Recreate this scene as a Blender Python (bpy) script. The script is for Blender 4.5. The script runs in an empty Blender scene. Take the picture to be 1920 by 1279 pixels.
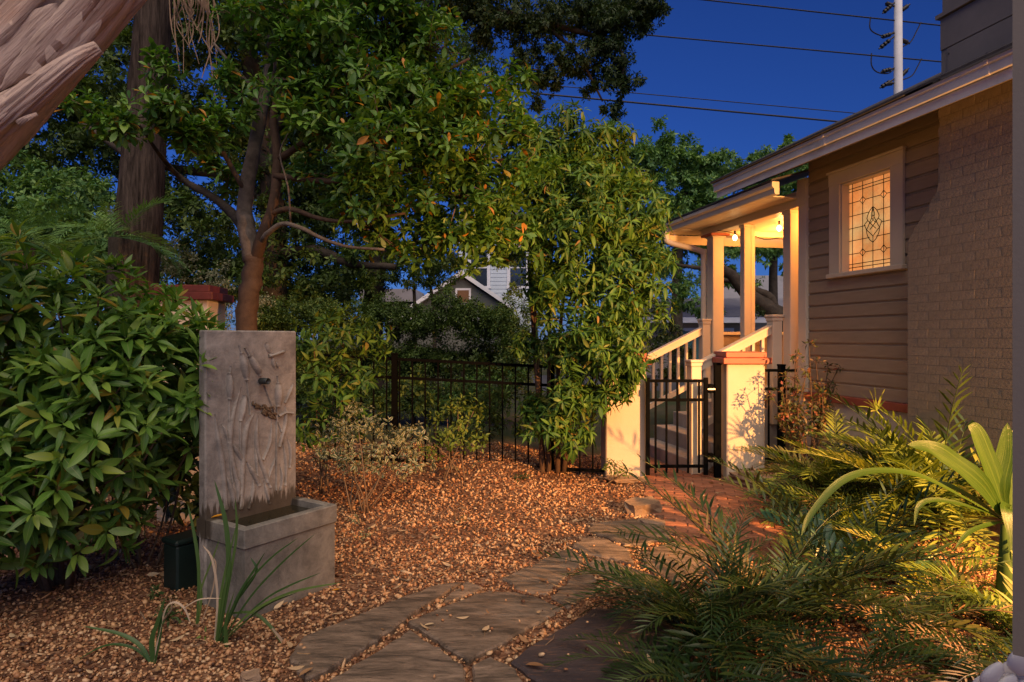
import bpy, bmesh, math, random
import numpy as np
from mathutils import Vector, Matrix
random.seed(7)
RNG = np.random.default_rng(11)
S = bpy.context.scene
COL = S.collection
R = math.radians

# ------------------------------------------------------------------ camera, sky, sun, lamp, exposure
F, HZ, CH = 1200.0, 635.0, 1.55            # focal length and horizon in photo pixels (1920 wide), eye height
cam = bpy.data.cameras.new('camera')
cam.sensor_width = 36.0
cam.lens = 36.0 * F / 1920.0
cam.shift_y = -(639.5 - HZ) / 1920.0
cam.clip_start, cam.clip_end = 0.05, 2000
co = bpy.data.objects.new('camera', cam)
co.location = (0, 0, CH)
co.rotation_euler = (R(90), 0, 0)
COL.objects.link(co)
S.camera = co

w = bpy.data.worlds.new('World')
S.world = w
w.use_nodes = True
nt = w.node_tree
bg = nt.nodes['Background']
sky = nt.nodes.new('ShaderNodeTexSky')
sky.sky_type = 'NISHITA'
sky.sun_disc = False
sky.sun_elevation = R(15)
sky.sun_rotation = R(165)
sky.ozone_density = 8.0
sky.air_density = 1.0
sky.dust_density = 0.2
tint = nt.nodes.new('ShaderNodeMix')
tint.data_type = 'RGBA'
tint.blend_type = 'MULTIPLY'
tint.inputs[0].default_value = 1.0
tint.inputs[7].default_value = (0.50, 0.58, 1.05, 1)
nt.links.new(sky.outputs[0], tint.inputs[6])
nt.links.new(tint.outputs[2], bg.inputs[0])
bg.inputs[1].default_value = 0.07

sl = bpy.data.lights.new('sun', 'SUN')
sl.energy = 3.2
sl.angle = R(70)
sl.color = (1.0, 0.80, 0.60)
so = bpy.data.objects.new('sun', sl)
so.rotation_euler = Vector((-0.10, 0.55, -0.82)).to_track_quat('-Z', 'Y').to_euler()
COL.objects.link(so)

def lamp(name, kind, loc, energy, color, radius, target=None, cone=None, blend=1.0):
    l = bpy.data.lights.new(name, kind)
    l.energy, l.color, l.shadow_soft_size = energy, color, radius
    o = bpy.data.objects.new(name, l)
    o.location = loc
    if target is not None:
        o.rotation_euler = (Vector(target) - Vector(loc)).to_track_quat('-Z', 'Y').to_euler()
        l.spot_size, l.spot_blend = R(cone), blend
    COL.objects.link(o)
    return o
# the warm floodlight under the near porch that throws the long amber light over the garden
lamp('garden_floodlight', 'SPOT', (4.31, 1.06, 2.15), 5000, (1.0, 0.45, 0.135), 0.035, (1.6, 7.0, 0.75), 84, 1.0)

S.view_settings.view_transform = 'Standard'
S.view_settings.look = 'None'
S.view_settings.exposure = 0.0
S.view_settings.gamma = 1.0
S.view_settings.use_curve_mapping = False
S.render.engine = 'CYCLES'
S.cycles.use_denoising = True
S.cycles.max_bounces = 5
S.cycles.diffuse_bounces = 3
S.cycles.glossy_bounces = 2
S.cycles.transmission_bounces = 3
S.cycles.sample_clamp_indirect = 4.0

# ------------------------------------------------------------------ helpers
def P(px, py, Y):
    return np.array([(px - 960) / F * Y, Y, CH - (py - HZ) / F * Y])
def G(px, py, z=0.0):
    Y = (CH - z) * F / (py - HZ)
    return np.array([(px - 960) / F * Y, Y, z])

def tag(o, label=None, cat=None, group=None, kind=None):
    if label: o['label'] = label
    if cat: o['category'] = cat
    if group: o['group'] = group
    if kind: o['kind'] = kind
    return o
def empty(name, loc, rz=0.0, label=None, cat=None, group=None, kind=None):
    o = bpy.data.objects.new(name, None)
    o.location = tuple(loc)
    o.rotation_euler = (0, 0, rz)
    o.empty_display_size = 0.1
    COL.objects.link(o)
    return tag(o, label, cat, group, kind)
def link(name, me, parent=None, mat=None):
    o = bpy.data.objects.new(name, me)
    if mat is not None and not me.materials:
        me.materials.append(mat)
    COL.objects.link(o)
    if parent is not None:
        o.parent = parent
    return o

class MB:
    def __init__(self):
        self.v, self.f = [], []
    def add(self, vs, fs):
        b = len(self.v)
        self.v += [tuple(map(float, p)) for p in vs]
        self.f += [tuple(i + b for i in f) for f in fs]
        return self
    def box(self, a, b, bev=0.0):
        (x0, y0, z0), (x1, y1, z1) = a, b
        x0, x1 = min(x0, x1), max(x0, x1); y0, y1 = min(y0, y1), max(y0, y1); z0, z1 = min(z0, z1), max(z0, z1)
        if bev <= 0:
            return self.add([(x0, y0, z0), (x1, y0, z0), (x1, y1, z0), (x0, y1, z0), (x0, y0, z1), (x1, y0, z1), (x1, y1, z1), (x0, y1, z1)],
                     [(0, 3, 2, 1), (4, 5, 6, 7), (0, 1, 5, 4), (1, 2, 6, 5), (2, 3, 7, 6), (3, 0, 4, 7)])
        bm = bmesh.new()
        m = Matrix.Translation(((x0 + x1) / 2, (y0 + y1) / 2, (z0 + z1) / 2)) @ Matrix.Diagonal((x1 - x0, y1 - y0, z1 - z0, 1))
        bmesh.ops.create_cube(bm, size=1, matrix=m)
        bmesh.ops.bevel(bm, geom=list(bm.edges), offset=bev, segments=1, affect='EDGES')
        bm.verts.index_update()
        self.add([v.co for v in bm.verts], [[v.index for v in f.verts] for f in bm.faces])
        bm.free()
        return self
    def prism(self, poly, lo, hi, axes=(0, 1, 2)):
        """polygon in axes[0],axes[1] extruded along axes[2] from lo to hi"""
        n = len(poly)
        vs = []
        for h in (lo, hi):
            for p in poly:
                q = [0, 0, 0]
                q[axes[0]], q[axes[1]], q[axes[2]] = p[0], p[1], h
                vs.append(q)
        fs = [tuple(range(n))[::-1], tuple(range(n, 2 * n))] + [(i, (i + 1) % n, n + (i + 1) % n, n + i) for i in range(n)]
        return self.add(vs, fs)
    def tube(self, pts, rad, n=8, cap=True, jit=0.0):
        pts = [np.array(p, float) for p in pts]
        k = len(pts)
        rad = [rad] * k if np.isscalar(rad) else list(rad)
        up = np.array([0.0, 0.0, 1.0])
        t0 = pts[1] - pts[0]; t0 = t0 / (np.linalg.norm(t0) + 1e-9)
        a = np.cross(t0, up if abs(t0[2]) < .9 else np.array([1.0, 0, 0])); a /= np.linalg.norm(a)
        vs = []
        for i in range(k):
            t = pts[min(i + 1, k - 1)] - pts[max(i - 1, 0)]
            t = t / (np.linalg.norm(t) + 1e-9)
            a = a - t * a.dot(t); a /= (np.linalg.norm(a) + 1e-9)
            b = np.cross(t, a)
            for j in range(n):
                th = 2 * math.pi * j / n
                rr = rad[i] * (1 + (random.uniform(-jit, jit) if jit else 0))
                vs.append(pts[i] + rr * (math.cos(th) * a + math.sin(th) * b))
        fs = [(i * n + j, i * n + (j + 1) % n, (i + 1) * n + (j + 1) % n, (i + 1) * n + j) for i in range(k - 1) for j in range(n)]
        if cap:
            fs += [tuple(range(n))[::-1], tuple(range((k - 1) * n, k * n))]
        return self.add(vs, fs)
    def mesh(self, name, mat=None, smooth=False):
        me = bpy.data.meshes.new(name)
        me.from_pydata(self.v, [], self.f)
        if mat: me.materials.append(mat)
        if smooth:
            me.polygons.foreach_set('use_smooth', [True] * len(me.polygons))
        me.update()
        return me
    def build(self, name, mat, parent=None, smooth=False, off=None):
        if off is not None:
            self.v = [(x - off[0], y - off[1], z - off[2]) for x, y, z in self.v]
        return link(name, self.mesh(name, mat, smooth), parent)

def smooth_path(pts, n=4):
    """Catmull-Rom through pts"""
    p = [np.array(q, float) for q in pts]
    p = [2 * p[0] - p[1]] + p + [2 * p[-1] - p[-2]]
    out = []
    for i in range(1, len(p) - 2):
        for k in range(n):
            t = k / n
            out.append(0.5 * ((2 * p[i]) + (-p[i - 1] + p[i + 1]) * t + (2 * p[i - 1] - 5 * p[i] + 4 * p[i + 1] - p[i + 2]) * t * t + (-p[i - 1] + 3 * p[i] - 3 * p[i + 1] + p[i + 2]) * t ** 3))
    out.append(p[-2])
    return out

# ------------------------------------------------------------------ materials
def newmat(name):
    m = bpy.data.materials.new(name)
    m.use_nodes = True
    return m, m.node_tree, m.node_tree.nodes['Principled BSDF']
def mixc(t, a, b, fac, blend='MIX'):
    n = t.nodes.new('ShaderNodeMix'); n.data_type = 'RGBA'; n.blend_type = blend
    for s, v in ((6, a), (7, b)):
        if isinstance(v, tuple): n.inputs[s].default_value = (*v, 1)
        else: t.links.new(v, n.inputs[s])
    if isinstance(fac, float): n.inputs[0].default_value = fac
    else: t.links.new(fac, n.inputs[0])
    return n.outputs[2]
def noise(t, vec, scale, detail=4, rough=.6, dist=0.0):
    n = t.nodes.new('ShaderNodeTexNoise')
    n.inputs['Scale'].default_value = scale; n.inputs['Detail'].default_value = detail
    n.inputs['Roughness'].default_value = rough; n.inputs['Distortion'].default_value = dist
    t.links.new(vec, n.inputs['Vector'])
    return n.outputs[0]
def ramp(t, fac, stops):
    r = t.nodes.new('ShaderNodeValToRGB')
    el = r.color_ramp.elements
    while len(el) < len(stops): el.new(0.5)
    for e, (p, c) in zip(el, stops):
        e.position = p
        e.color = (*c, 1) if isinstance(c, tuple) else (c, c, c, 1)
    t.links.new(fac, r.inputs[0])
    return r.outputs[0]
def math_(t, op, a, b=0.0):
    n = t.nodes.new('ShaderNodeMath'); n.operation = op
    for i, v in enumerate((a, b)):
        if isinstance(v, (int, float)): n.inputs[i].default_value = v
        else: t.links.new(v, n.inputs[i])
    return n.outputs[0]
def objco(t):
    return t.nodes.new('ShaderNodeTexCoord').outputs['Object']
def rnd(t):
    a = t.nodes.new('ShaderNodeAttribute'); a.attribute_name = 'rnd'
    o = t.nodes.new('ShaderNodeObjectInfo')
    return math_(t, 'FRACT', math_(t, 'ADD', a.outputs['Fac'], o.outputs['Random']))
def bump(t, b, h, strength, dist=.01):
    n = t.nodes.new('ShaderNodeBump'); n.inputs['Strength'].default_value = strength; n.inputs['Distance'].default_value = dist
    t.links.new(h, n.inputs['Height']); t.links.new(n.outputs[0], b.inputs['Normal'])
def mat(name, base, rough=.6, var=.25, scale=6, bmp=.15, bscale=60, spec=.4, metal=0, stretch=None, perobj=0.0, dirt=None, rot=None):
    m, t, b = newmat(name)
    v = objco(t)
    if stretch:
        mp = t.nodes.new('ShaderNodeMapping'); mp.inputs['Scale'].default_value = stretch
        t.links.new(v, mp.inputs[0]); v = mp.outputs[0]
        if rot:
            m0 = t.nodes.new('ShaderNodeVectorRotate'); m0.rotation_type = 'EULER_XYZ'; m0.inputs['Rotation'].default_value = rot
            t.links.new(objco(t), m0.inputs['Vector']); t.links.new(m0.outputs[0], mp.inputs[0])
    n1 = noise(t, v, scale, 5, .65)
    c = mixc(t, tuple(x * (1 - var) for x in base), tuple(min(1, x * (1 + var)) for x in base), ramp(t, n1, [(.3, 0.0), (.7, 1.0)]))
    if dirt:
        n3 = noise(t, v, scale * .35, 6, .7, .6)
        c = mixc(t, c, dirt, ramp(t, n3, [(.52, 0.0), (.72, .75)]))
    if perobj:
        c = mixc(t, c, ramp(t, rnd(t), [(0, 1 - perobj), (1, 1.0)]), 1.0, 'MULTIPLY')
    t.links.new(c, b.inputs['Base Color'])
    b.inputs['Roughness'].default_value = rough; b.inputs['Metallic'].default_value = metal
    b.inputs['Specular IOR Level'].default_value = spec
    if bmp: bump(t, b, noise(t, v, bscale, 4, .7), bmp)
    return m
def leafmat(name, stops, trans=.3, rough=.4, spec=.45, rib=None, ribw=.05, margin=None):
    m, t, b = newmat(name)
    c = ramp(t, rnd(t), stops)
    if rib or margin:
        uv = t.nodes.new('ShaderNodeUVMap')
        sx = t.nodes.new('ShaderNodeSeparateXYZ'); t.links.new(uv.outputs[0], sx.inputs[0])
        d = math_(t, 'ABSOLUTE', math_(t, 'SUBTRACT', sx.outputs[0], .5))
        if rib: c = mixc(t, rib, c, ramp(t, math_(t, 'MULTIPLY', d, 2.0), [(ribw * .5, .25), (ribw * 1.6, 1.0)]))
        if margin:
            dn = math_(t, 'ADD', math_(t, 'MULTIPLY', d, 2.0), math_(t, 'MULTIPLY', math_(t, 'SUBTRACT', noise(t, uv.outputs[0], 6), .5), .5))
            c = mixc(t, c, margin, ramp(t, dn, [(.5, 0.0), (.62, 1.0)]))
    t.links.new(c, b.inputs['Base Color'])
    b.inputs['Roughness'].default_value = rough; b.inputs['Specular IOR Level'].default_value = spec
    tr = t.nodes.new('ShaderNodeBsdfTranslucent')
    t.links.new(mixc(t, c, (1.0, 1.0, .35), 1.0, 'MULTIPLY'), tr.inputs[0])
    mx = t.nodes.new('ShaderNodeMixShader'); mx.inputs[0].default_value = trans
    t.links.new(b.outputs[0], mx.inputs[1]); t.links.new(tr.outputs[0], mx.inputs[2])
    t.links.new(mx.outputs[0], t.nodes['Material Output'].inputs[0])
    return m
def emitmat(name, col, strength):
    m, t, b = newmat(name)
    b.inputs['Base Color'].default_value = (*col, 1)
    b.inputs['Emission Color'].default_value = (*col, 1)
    b.inputs['Emission Strength'].default_value = strength
    return m

M = {}
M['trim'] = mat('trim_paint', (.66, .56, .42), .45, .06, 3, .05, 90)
M['eave'] = mat('eave_paint', (.72, .68, .66), .4, .08, 3, .05, 90, dirt=(.45, .40, .36))
M['siding'] = mat('siding_paint', (.36, .275, .185), .5, .12, 4, .08, 70, stretch=(1, 6, 6), perobj=.12)
M['brickpaint'] = mat('painted_brick', (.245, .20, .155), .6, .14, 9, .35, 45, perobj=.10)
M['mortar'] = mat('painted_mortar', (.20, .163, .125), .7, .15, 9, .3, 60)
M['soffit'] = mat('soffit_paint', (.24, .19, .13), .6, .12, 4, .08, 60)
M['stucco'] = mat('stucco', (.62, .52, .39), .8, .07, 3, .35, 120, spec=.2, dirt=(.58, .47, .34))
M['redtile'] = mat('red_cap_tile', (.33, .07, .035), .45, .2, 7, .1, 60)
M['darkcap'] = mat('dark_red_cap_tile', (.13, .026, .016), .5, .3, 7, .15, 60, dirt=(.08, .02, .015))  # cap tile in a darker, blotchier red than the gate pillar caps
M['redband'] = mat('red_band_paint', (.36, .085, .05), .5, .2, 5, .1, 60)
M['metal'] = mat('black_metal', (.004, .004, .004), .7, .2, 10, .05, 90, spec=.02)
M['steel'] = mat('bright_steel', (.6, .58, .55), .3, .1, 10, .03, 90, metal=1)
M['concrete'] = mat('step_concrete', (.34, .31, .28), .8, .18, 6, .3, 80, dirt=(.2, .18, .16))
M['roof'] = mat('roof_shingle', (.06, .055, .055), .85, .3, 12, .5, 40)
M['clad'] = mat('grey_cladding', (.20, .18, .165), .5, .12, 3, .05, 60, dirt=(.15, .145, .14))
M['postgrey'] = mat('post_paint', (.16, .14, .125), .5, .06, 3, .05, 90)
M['brick'] = mat('path_brick', (.33, .13, .068), .75, .25, 14, .45, 90, perobj=.4, dirt=(.2, .09, .05))
M['pole'] = mat('concrete_pole', (.62, .62, .64), .7, .12, 1, .1, 20)
M['wire'] = mat('wire', (.015, .015, .018), .5, .1, 4, 0)
M['greenbox'] = mat('green_plastic', (.006, .016, .013), .5, .2, 8, .1, 80)
M['bark'] = mat('tree_bark', (.062, .046, .037), .9, .85, 3, 1.0, 9, spec=.1, stretch=(9, 9, .9), dirt=(.03, .022, .018))
M['barkgrey'] = mat('grey_bark', (.15, .12, .095), .85, .4, 12, .7, 40, spec=.15, dirt=(.09, .085, .06))
M['barkred'] = mat('young_stem', (.085, .052, .033), .7, .3, 14, .5, 50, spec=.2)
M['barkdark'] = mat('dark_bark', (.055, .045, .036), .9, .4, 8, .9, 25, spec=.1)
M['twig'] = mat('twig', (.15, .10, .06), .8, .3, 20, .2, 60)

def concrete_fountain(k=1.0, g=1.0, nm='fountain_stone'):
    m, t, b = newmat(nm)
    v = objco(t)
    c = mixc(t, (.115 * k, .105 * k * g, .096 * k), (.30 * k, .275 * k * g, .245 * k), ramp(t, noise(t, v, 6, 7, .75, .4), [(.34, 0.0), (.68, 1.0)]))
    c = mixc(t, c, (.06, .055, .046), ramp(t, noise(t, v, 16, 6, .75, .5), [(.55, 0.0), (.75, .55)]))
    mp = t.nodes.new('ShaderNodeMapping'); mp.inputs['Scale'].default_value = (26, 26, 2.2); t.links.new(v, mp.inputs[0])
    c = mixc(t, c, (.12, .105, .09), ramp(t, noise(t, mp.outputs[0], 1.0, 3), [(.5, 0.0), (.8, .30)]))
    sx = t.nodes.new('ShaderNodeSeparateXYZ'); t.links.new(v, sx.inputs[0])
    # damp line above the water, ragged at its upper edge
    zz = math_(t, 'ADD', sx.outputs[2], math_(t, 'MULTIPLY', math_(t, 'SUBTRACT', noise(t, mp.outputs[0], 2.0, 4), .5), .28))
    wet = ramp(t, math_(t, 'ABSOLUTE', math_(t, 'SUBTRACT', zz, .47)), [(.075, 1.0), (.11, 0.0)])
    up = ramp(t, sx.outputs[1], [(.30, 0.0), (.33, 1.0)])
    c = mixc(t, c, (.045, .034, .022), math_(t, 'MULTIPLY', math_(t, 'MULTIPLY', wet, up), .9))
    t.links.new(c, b.inputs['Base Color'])
    b.inputs['Roughness'].default_value = .75; b.inputs['Specular IOR Level'].default_value = .3
    bump(t, b, noise(t, v, 70, 5, .75), .5, .006)
    return m
M['fountain'] = concrete_fountain(1.25)
M['trough'] = concrete_fountain(.82, 1.03, 'trough_stone')

def flagmat(name, a, bb, streak):
    m, t, b = newmat(name)
    v = objco(t)
    mp = t.nodes.new('ShaderNodeMapping'); mp.inputs['Scale'].default_value = (2.2, 9, 4); cmb = t.nodes.new('ShaderNodeCombineXYZ'); t.links.new(math_(t, 'MULTIPLY', math_(t, 'SUBTRACT', rnd(t), .8), 2.2), cmb.inputs[2]); t.links.new(cmb.outputs[0], mp.inputs['Rotation']); t.links.new(v, mp.inputs[0])
    n1 = noise(t, mp.outputs[0], 1.6, 7, .72, .35)
    c = mixc(t, a, bb, ramp(t, n1, [(.38, 0.0), (.64, 1.0)]))
    c = mixc(t, c, streak, ramp(t, noise(t, mp.outputs[0], 3.4, 6, .7, 1.3), [(.56, 0.0), (.68, .8)]))
    c = mixc(t, c, ramp(t, rnd(t), [(0, .78), (1, 1.1)]), 1.0, 'MULTIPLY')
    t.links.new(c, b.inputs['Base Color'])
    b.inputs['Roughness'].default_value = .6; b.inputs['Specular IOR Level'].default_value = .4
    bump(t, b, noise(t, mp.outputs[0], 5, 8, .75, .8), .55, .02)
    return m
M['flag'] = flagmat('flagstone', (.080, .058, .040), (.30, .215, .150), (.035, .028, .022))
M['flagpurple'] = flagmat('purple_flagstone', (.040, .030, .032), (.065, .048, .048), (.20, .095, .05))
M['edging'] = flagmat('edging_rock', (.20, .13, .085), (.36, .25, .16), (.12, .085, .06))

def gravelmat():
    m, t, b = newmat('gravel')
    c = ramp(t, rnd(t), [(0, (.05, .022, .011)), (.25, (.13, .055, .027)), (.5, (.26, .115, .048)), (.70, (.42, .225, .105)), (.88, (.50, .305, .155)), (1, (.52, .37, .22))])
    t.links.new(c, b.inputs['Base Color'])
    b.inputs['Roughness'].default_value = .55; b.inputs['Specular IOR Level'].default_value = .4
    return m
M['gravel'] = gravelmat()

def groundmat():
    m, t, b = newmat('ground')
    v = objco(t)
    vo = t.nodes.new('ShaderNodeTexVoronoi'); vo.inputs['Scale'].default_value = 55; t.links.new(v, vo.inputs['Vector'])
    sx = t.nodes.new('ShaderNodeSeparateColor'); t.links.new(vo.outputs['Color'], sx.inputs[0])
    g = ramp(t, sx.outputs[0], [(0, (.05, .025, .014)), (.4, (.12, .055, .03)), (.75, (.19, .10, .055)), (1, (.30, .19, .12))])
    g = mixc(t, g, (.09, .05, .03), ramp(t, noise(t, v, 1.3, 5, .7), [(.5, 0.0), (.75, .55)]))
    far = mixc(t, (.035, .05, .015), (.075, .065, .035), ramp(t, noise(t, v, .9, 6, .7), [(.4, 0.0), (.62, 1.0)]))
    s = t.nodes.new('ShaderNodeSeparateXYZ'); t.links.new(v, s.inputs[0])
    c = mixc(t, g, far, ramp(t, math_(t, 'MULTIPLY', math_(t, 'ADD', s.outputs[1], noise(t, v, .8)), .1), [(.88, 0.0), (.93, 1.0)]))
    t.links.new(c, b.inputs['Base Color'])
    b.inputs['Roughness'].default_value = .9; b.inputs['Specular IOR Level'].default_value = .2
    bump(t, b, vo.outputs['Distance'], .6, .01)
    return m
M['ground'] = groundmat()
M['asphalt'] = mat('asphalt', (.06, .06, .065), .85, .2, 8, .3, 60)

GREEN = {}
M['bushleaf'] = leafmat('bush_leaf', [(0, (.06, .15, .024)), (.4, (.12, .26, .04)), (.75, (.20, .36, .055)), (.93, (.27, .40, .06)), (.97, (.34, .22, .03)), (1, (.28, .30, .05))], .36, .38, .45, rib=(.26, .34, .12), ribw=.05)
M['treeleaf'] = leafmat('tree_leaf', [(0, (.04, .11, .02)), (.4, (.08, .20, .03)), (.8, (.15, .30, .04)), (.975, (.22, .34, .05)), (.985, (.50, .20, .02)), (1, (.55, .25, .03))], .32, .4, .4)
M['shrubleaf'] = leafmat('shrub_leaf', [(0, (.03, .085, .015)), (.45, (.06, .155, .022)), (.85, (.11, .23, .03)), (.985, (.20, .20, .03)), (1, (.26, .14, .03))], .28, .48, .3, rib=(.25, .27, .08), ribw=.05)
M['darkleaf'] = leafmat('dark_leaf', [(0, (.018, .04, .012)), (.6, (.035, .07, .018)), (1, (.07, .10, .025))], .2, .5, .3)
M['oakleaf'] = leafmat('oak_leaf', [(0, (.03, .065, .018)), (.6, (.075, .135, .03)), (1, (.14, .21, .05))], .25, .5, .3)
M['farleaf'] = leafmat('far_leaf', [(0, (.07, .17, .06)), (.6, (.14, .29, .085)), (1, (.26, .41, .11))], .3, .5, .3)
M['paleleaf'] = leafmat('pale_leaf', [(0, (.10, .14, .08)), (.6, (.20, .22, .14)), (1, (.30, .30, .20))], .25, .5, .3)
M['varieg'] = leafmat('variegated_leaf', [(0, (.06, .10, .04)), (1, (.11, .15, .06))], .25, .5, .3, margin=(.50, .46, .30))
M['limeleaf'] = leafmat('lime_leaf', [(0, (.07, .13, .02)), (.6, (.13, .20, .03)), (1, (.22, .27, .05))], .3, .45, .3)
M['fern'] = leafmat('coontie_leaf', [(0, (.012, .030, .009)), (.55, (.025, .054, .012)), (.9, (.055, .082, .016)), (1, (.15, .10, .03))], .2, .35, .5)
M['fernlit'] = leafmat('lamplit_coontie_leaf', [(0, (.13, .20, .03)), (.55, (.24, .31, .05)), (.9, (.36, .38, .08)), (1, (.46, .36, .12))], .38, .35, .5)  # same coontie leaf, brighter and yellower: lamplight put into the colour
M['cycadblue'] = leafmat('blue_cycad_leaf', [(0, (.02, .07, .035)), (1, (.05, .12, .05))], .15, .4, .4)
M['strap'] = leafmat('strap_leaf', [(0, (.03, .075, .02)), (.6, (.06, .12, .03)), (1, (.10, .16, .04))], .2, .4, .4)
M['straw'] = leafmat('dry_strap_leaf', [(0, (.33, .24, .16)), (1, (.46, .36, .26))], .2, .6, .2)
def lilymat():
    m = leafmat('crinum_leaf', [(0, (.024, .062, .005)), (.6, (.036, .082, .0065)), (1, (.052, .105, .008))], .36, .38, .4)
    t = m.node_tree; b = t.nodes['Principled BSDF']
    uv = t.nodes.new('ShaderNodeUVMap'); mp = t.nodes.new('ShaderNodeMapping'); mp.inputs['Scale'].default_value = (16, 1.2, 1)
    t.links.new(uv.outputs[0], mp.inputs[0])
    st_ = noise(t, mp.outputs[0], 1.0, 4, .6)
    base_ = b.inputs['Base Color'].links[0].from_socket
    c = mixc(t, base_, (.075, .13, .018), ramp(t, st_, [(.48, 0.0), (.66, .8)]))
    sx = t.nodes.new('ShaderNodeSeparateXYZ'); t.links.new(uv.outputs[0], sx.inputs[0])
    c = mixc(t, c, (.10, .08, .02), ramp(t, math_(t, 'ADD', sx.outputs[1], math_(t, 'MULTIPLY', noise(t, uv.outputs[0], 9, 4), .16)), [(1.03, 0.0), (1.10, 1.0)]))
    c = mixc(t, c, (.10, .08, .03), ramp(t, noise(t, uv.outputs[0], 14, 5, .75), [(.64, 0.0), (.72, .7)]))
    t.links.new(c, b.inputs['Base Color'])
    bump(t, b, st_, .35, .01)
    return m
M['corn'] = lilymat()
M['rosered'] = leafmat('rose_leaf', [(0, (.05, .07, .02)), (.5, (.09, .10, .03)), (.8, (.20, .10, .04)), (1, (.28, .08, .05))], .25, .4, .4)
M['dead'] = leafmat('dead_leaf', [(0, (.25, .13, .06)), (.6, (.42, .27, .14)), (1, (.55, .42, .26))], .15, .6, .2)
M['yellowleaf'] = leafmat('yellow_leaf', [(0, (.62, .28, .02)), (1, (.62, .28, .02))], .2, .5, .3)
M['thatch'] = mat('dry_frond', (.22, .14, .085), .8, .4, 12, .4, 60)
M['petal'] = leafmat('petal', [(0, (.84, .82, .80)), (1, (.88, .86, .83))], .15, .5, .3)

# ------------------------------------------------------------------ leaf machinery
def leaf_tmpl(W=.28, n=5, droop=.12, fold=.12, shape='lance', wave=0.0):
    """unit leaf along +Y, normal +Z: verts, faces, uv"""
    vs, uv, rows = [], [], []
    for i in range(n + 1):
        v = i / n
        if shape == 'lance': hw = W * .5 * (math.sin(math.pi * v ** .85) ** .8 if 0 < v < 1 else 0)
        elif shape == 'obov': hw = W * .5 * (math.sin(math.pi * v ** 1.5) ** .7 if 0 < v < 1 else 0)
        else: hw = W * .5 * (math.sin(math.pi * v ** .6) ** .8 if 0 < v < 1 else 0)
        z = -droop * v * v
        if i in (0, n):
            rows.append([len(vs)]); vs.append((0, v, z)); uv.append((.5, v))
        else:
            k = len(vs); rows.append([k, k + 1, k + 2])
            dz = fold * hw * 2 + wave * math.sin(i * 2.3)
            vs += [(-hw, v, z + dz), (0, v, z), (hw, v, z + dz)]; uv += [(0, v), (.5, v), (1, v)]
    fs = []
    for a, b in zip(rows[:-1], rows[1:]):
        if len(a) == 1 and len(b) == 3: fs += [(a[0], b[1], b[0]), (a[0], b[2], b[1])]
        elif len(a) == 3 and len(b) == 1: fs += [(a[0], a[1], b[0]), (a[1], a[2], b[0])]
        else: fs += [(a[0], a[1], b[1], b[0]), (a[1], a[2], b[2], b[1])]
    return np.array(vs, float), fs, np.array(uv, float)
DIAMOND = (np.array([(0, 0, 0), (.22, .45, .05), (0, 1, -.1), (-.22, .45, .05)], float), [(0, 1, 2, 3)], np.array([(.5, 0), (1, .5), (.5, 1), (0, .5)], float))

def tmpl_mesh(name, tm, m):
    me = bpy.data.meshes.new(name)
    me.from_pydata([tuple(p) for p in tm[0]], [], tm[1])
    ul = me.uv_layers.new(name='UVMap')
    idx = [i for f in tm[1] for i in f]
    ul.data.foreach_set('uv', tm[2][idx].ravel())
    me.polygons.foreach_set('use_smooth', [True] * len(me.polygons))
    me.materials.append(m)
    return me
def batch_mesh(name, tm, Rm, T, m, smooth=True, rv=None):
    tv, tf, tu = tm
    N, nv = len(T), len(tv)
    V = np.einsum('nij,kj->nki', Rm, tv) + T[:, None, :]
    li = np.array([i for f in tf for i in f]); lt = np.array([len(f) for f in tf])
    L = (np.arange(N)[:, None] * nv + li[None, :]).ravel()
    tot = np.tile(lt, N)
    st = np.concatenate([[0], np.cumsum(tot)[:-1]])
    me = bpy.data.meshes.new(name)
    me.vertices.add(N * nv); me.vertices.foreach_set('co', V.ravel().astype(np.float32))
    me.loops.add(len(L)); me.loops.foreach_set('vertex_index', L.astype(np.int32))
    me.polygons.add(len(tot)); me.polygons.foreach_set('loop_start', st.astype(np.int32))
    try: me.polygons.foreach_set('loop_total', tot.astype(np.int32))
    except Exception: pass
    if smooth: me.polygons.foreach_set('use_smooth', np.ones(len(tot), bool))
    if tu is not None:
        ul = me.uv_layers.new(name='UVMap'); ul.data.foreach_set('uv', np.tile(tu[li], (N, 1)).ravel().astype(np.float32))
    if rv is None: rv = RNG.random(N)
    at = me.attributes.new('rnd', 'FLOAT', 'POINT'); at.data.foreach_set('value', np.repeat(rv, nv).astype(np.float32))
    me.materials.append(m)
    me.update(calc_edges=True); me.validate()
    return me
def norm(a):
    return a / (np.linalg.norm(a, axis=-1, keepdims=True) + 1e-9)
def basis(d, up):
    d = norm(d); z = norm(up - d * (up * d).sum(-1, keepdims=True)); x = np.cross(d, z)
    return np.stack([x, d, z], -1)
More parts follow.
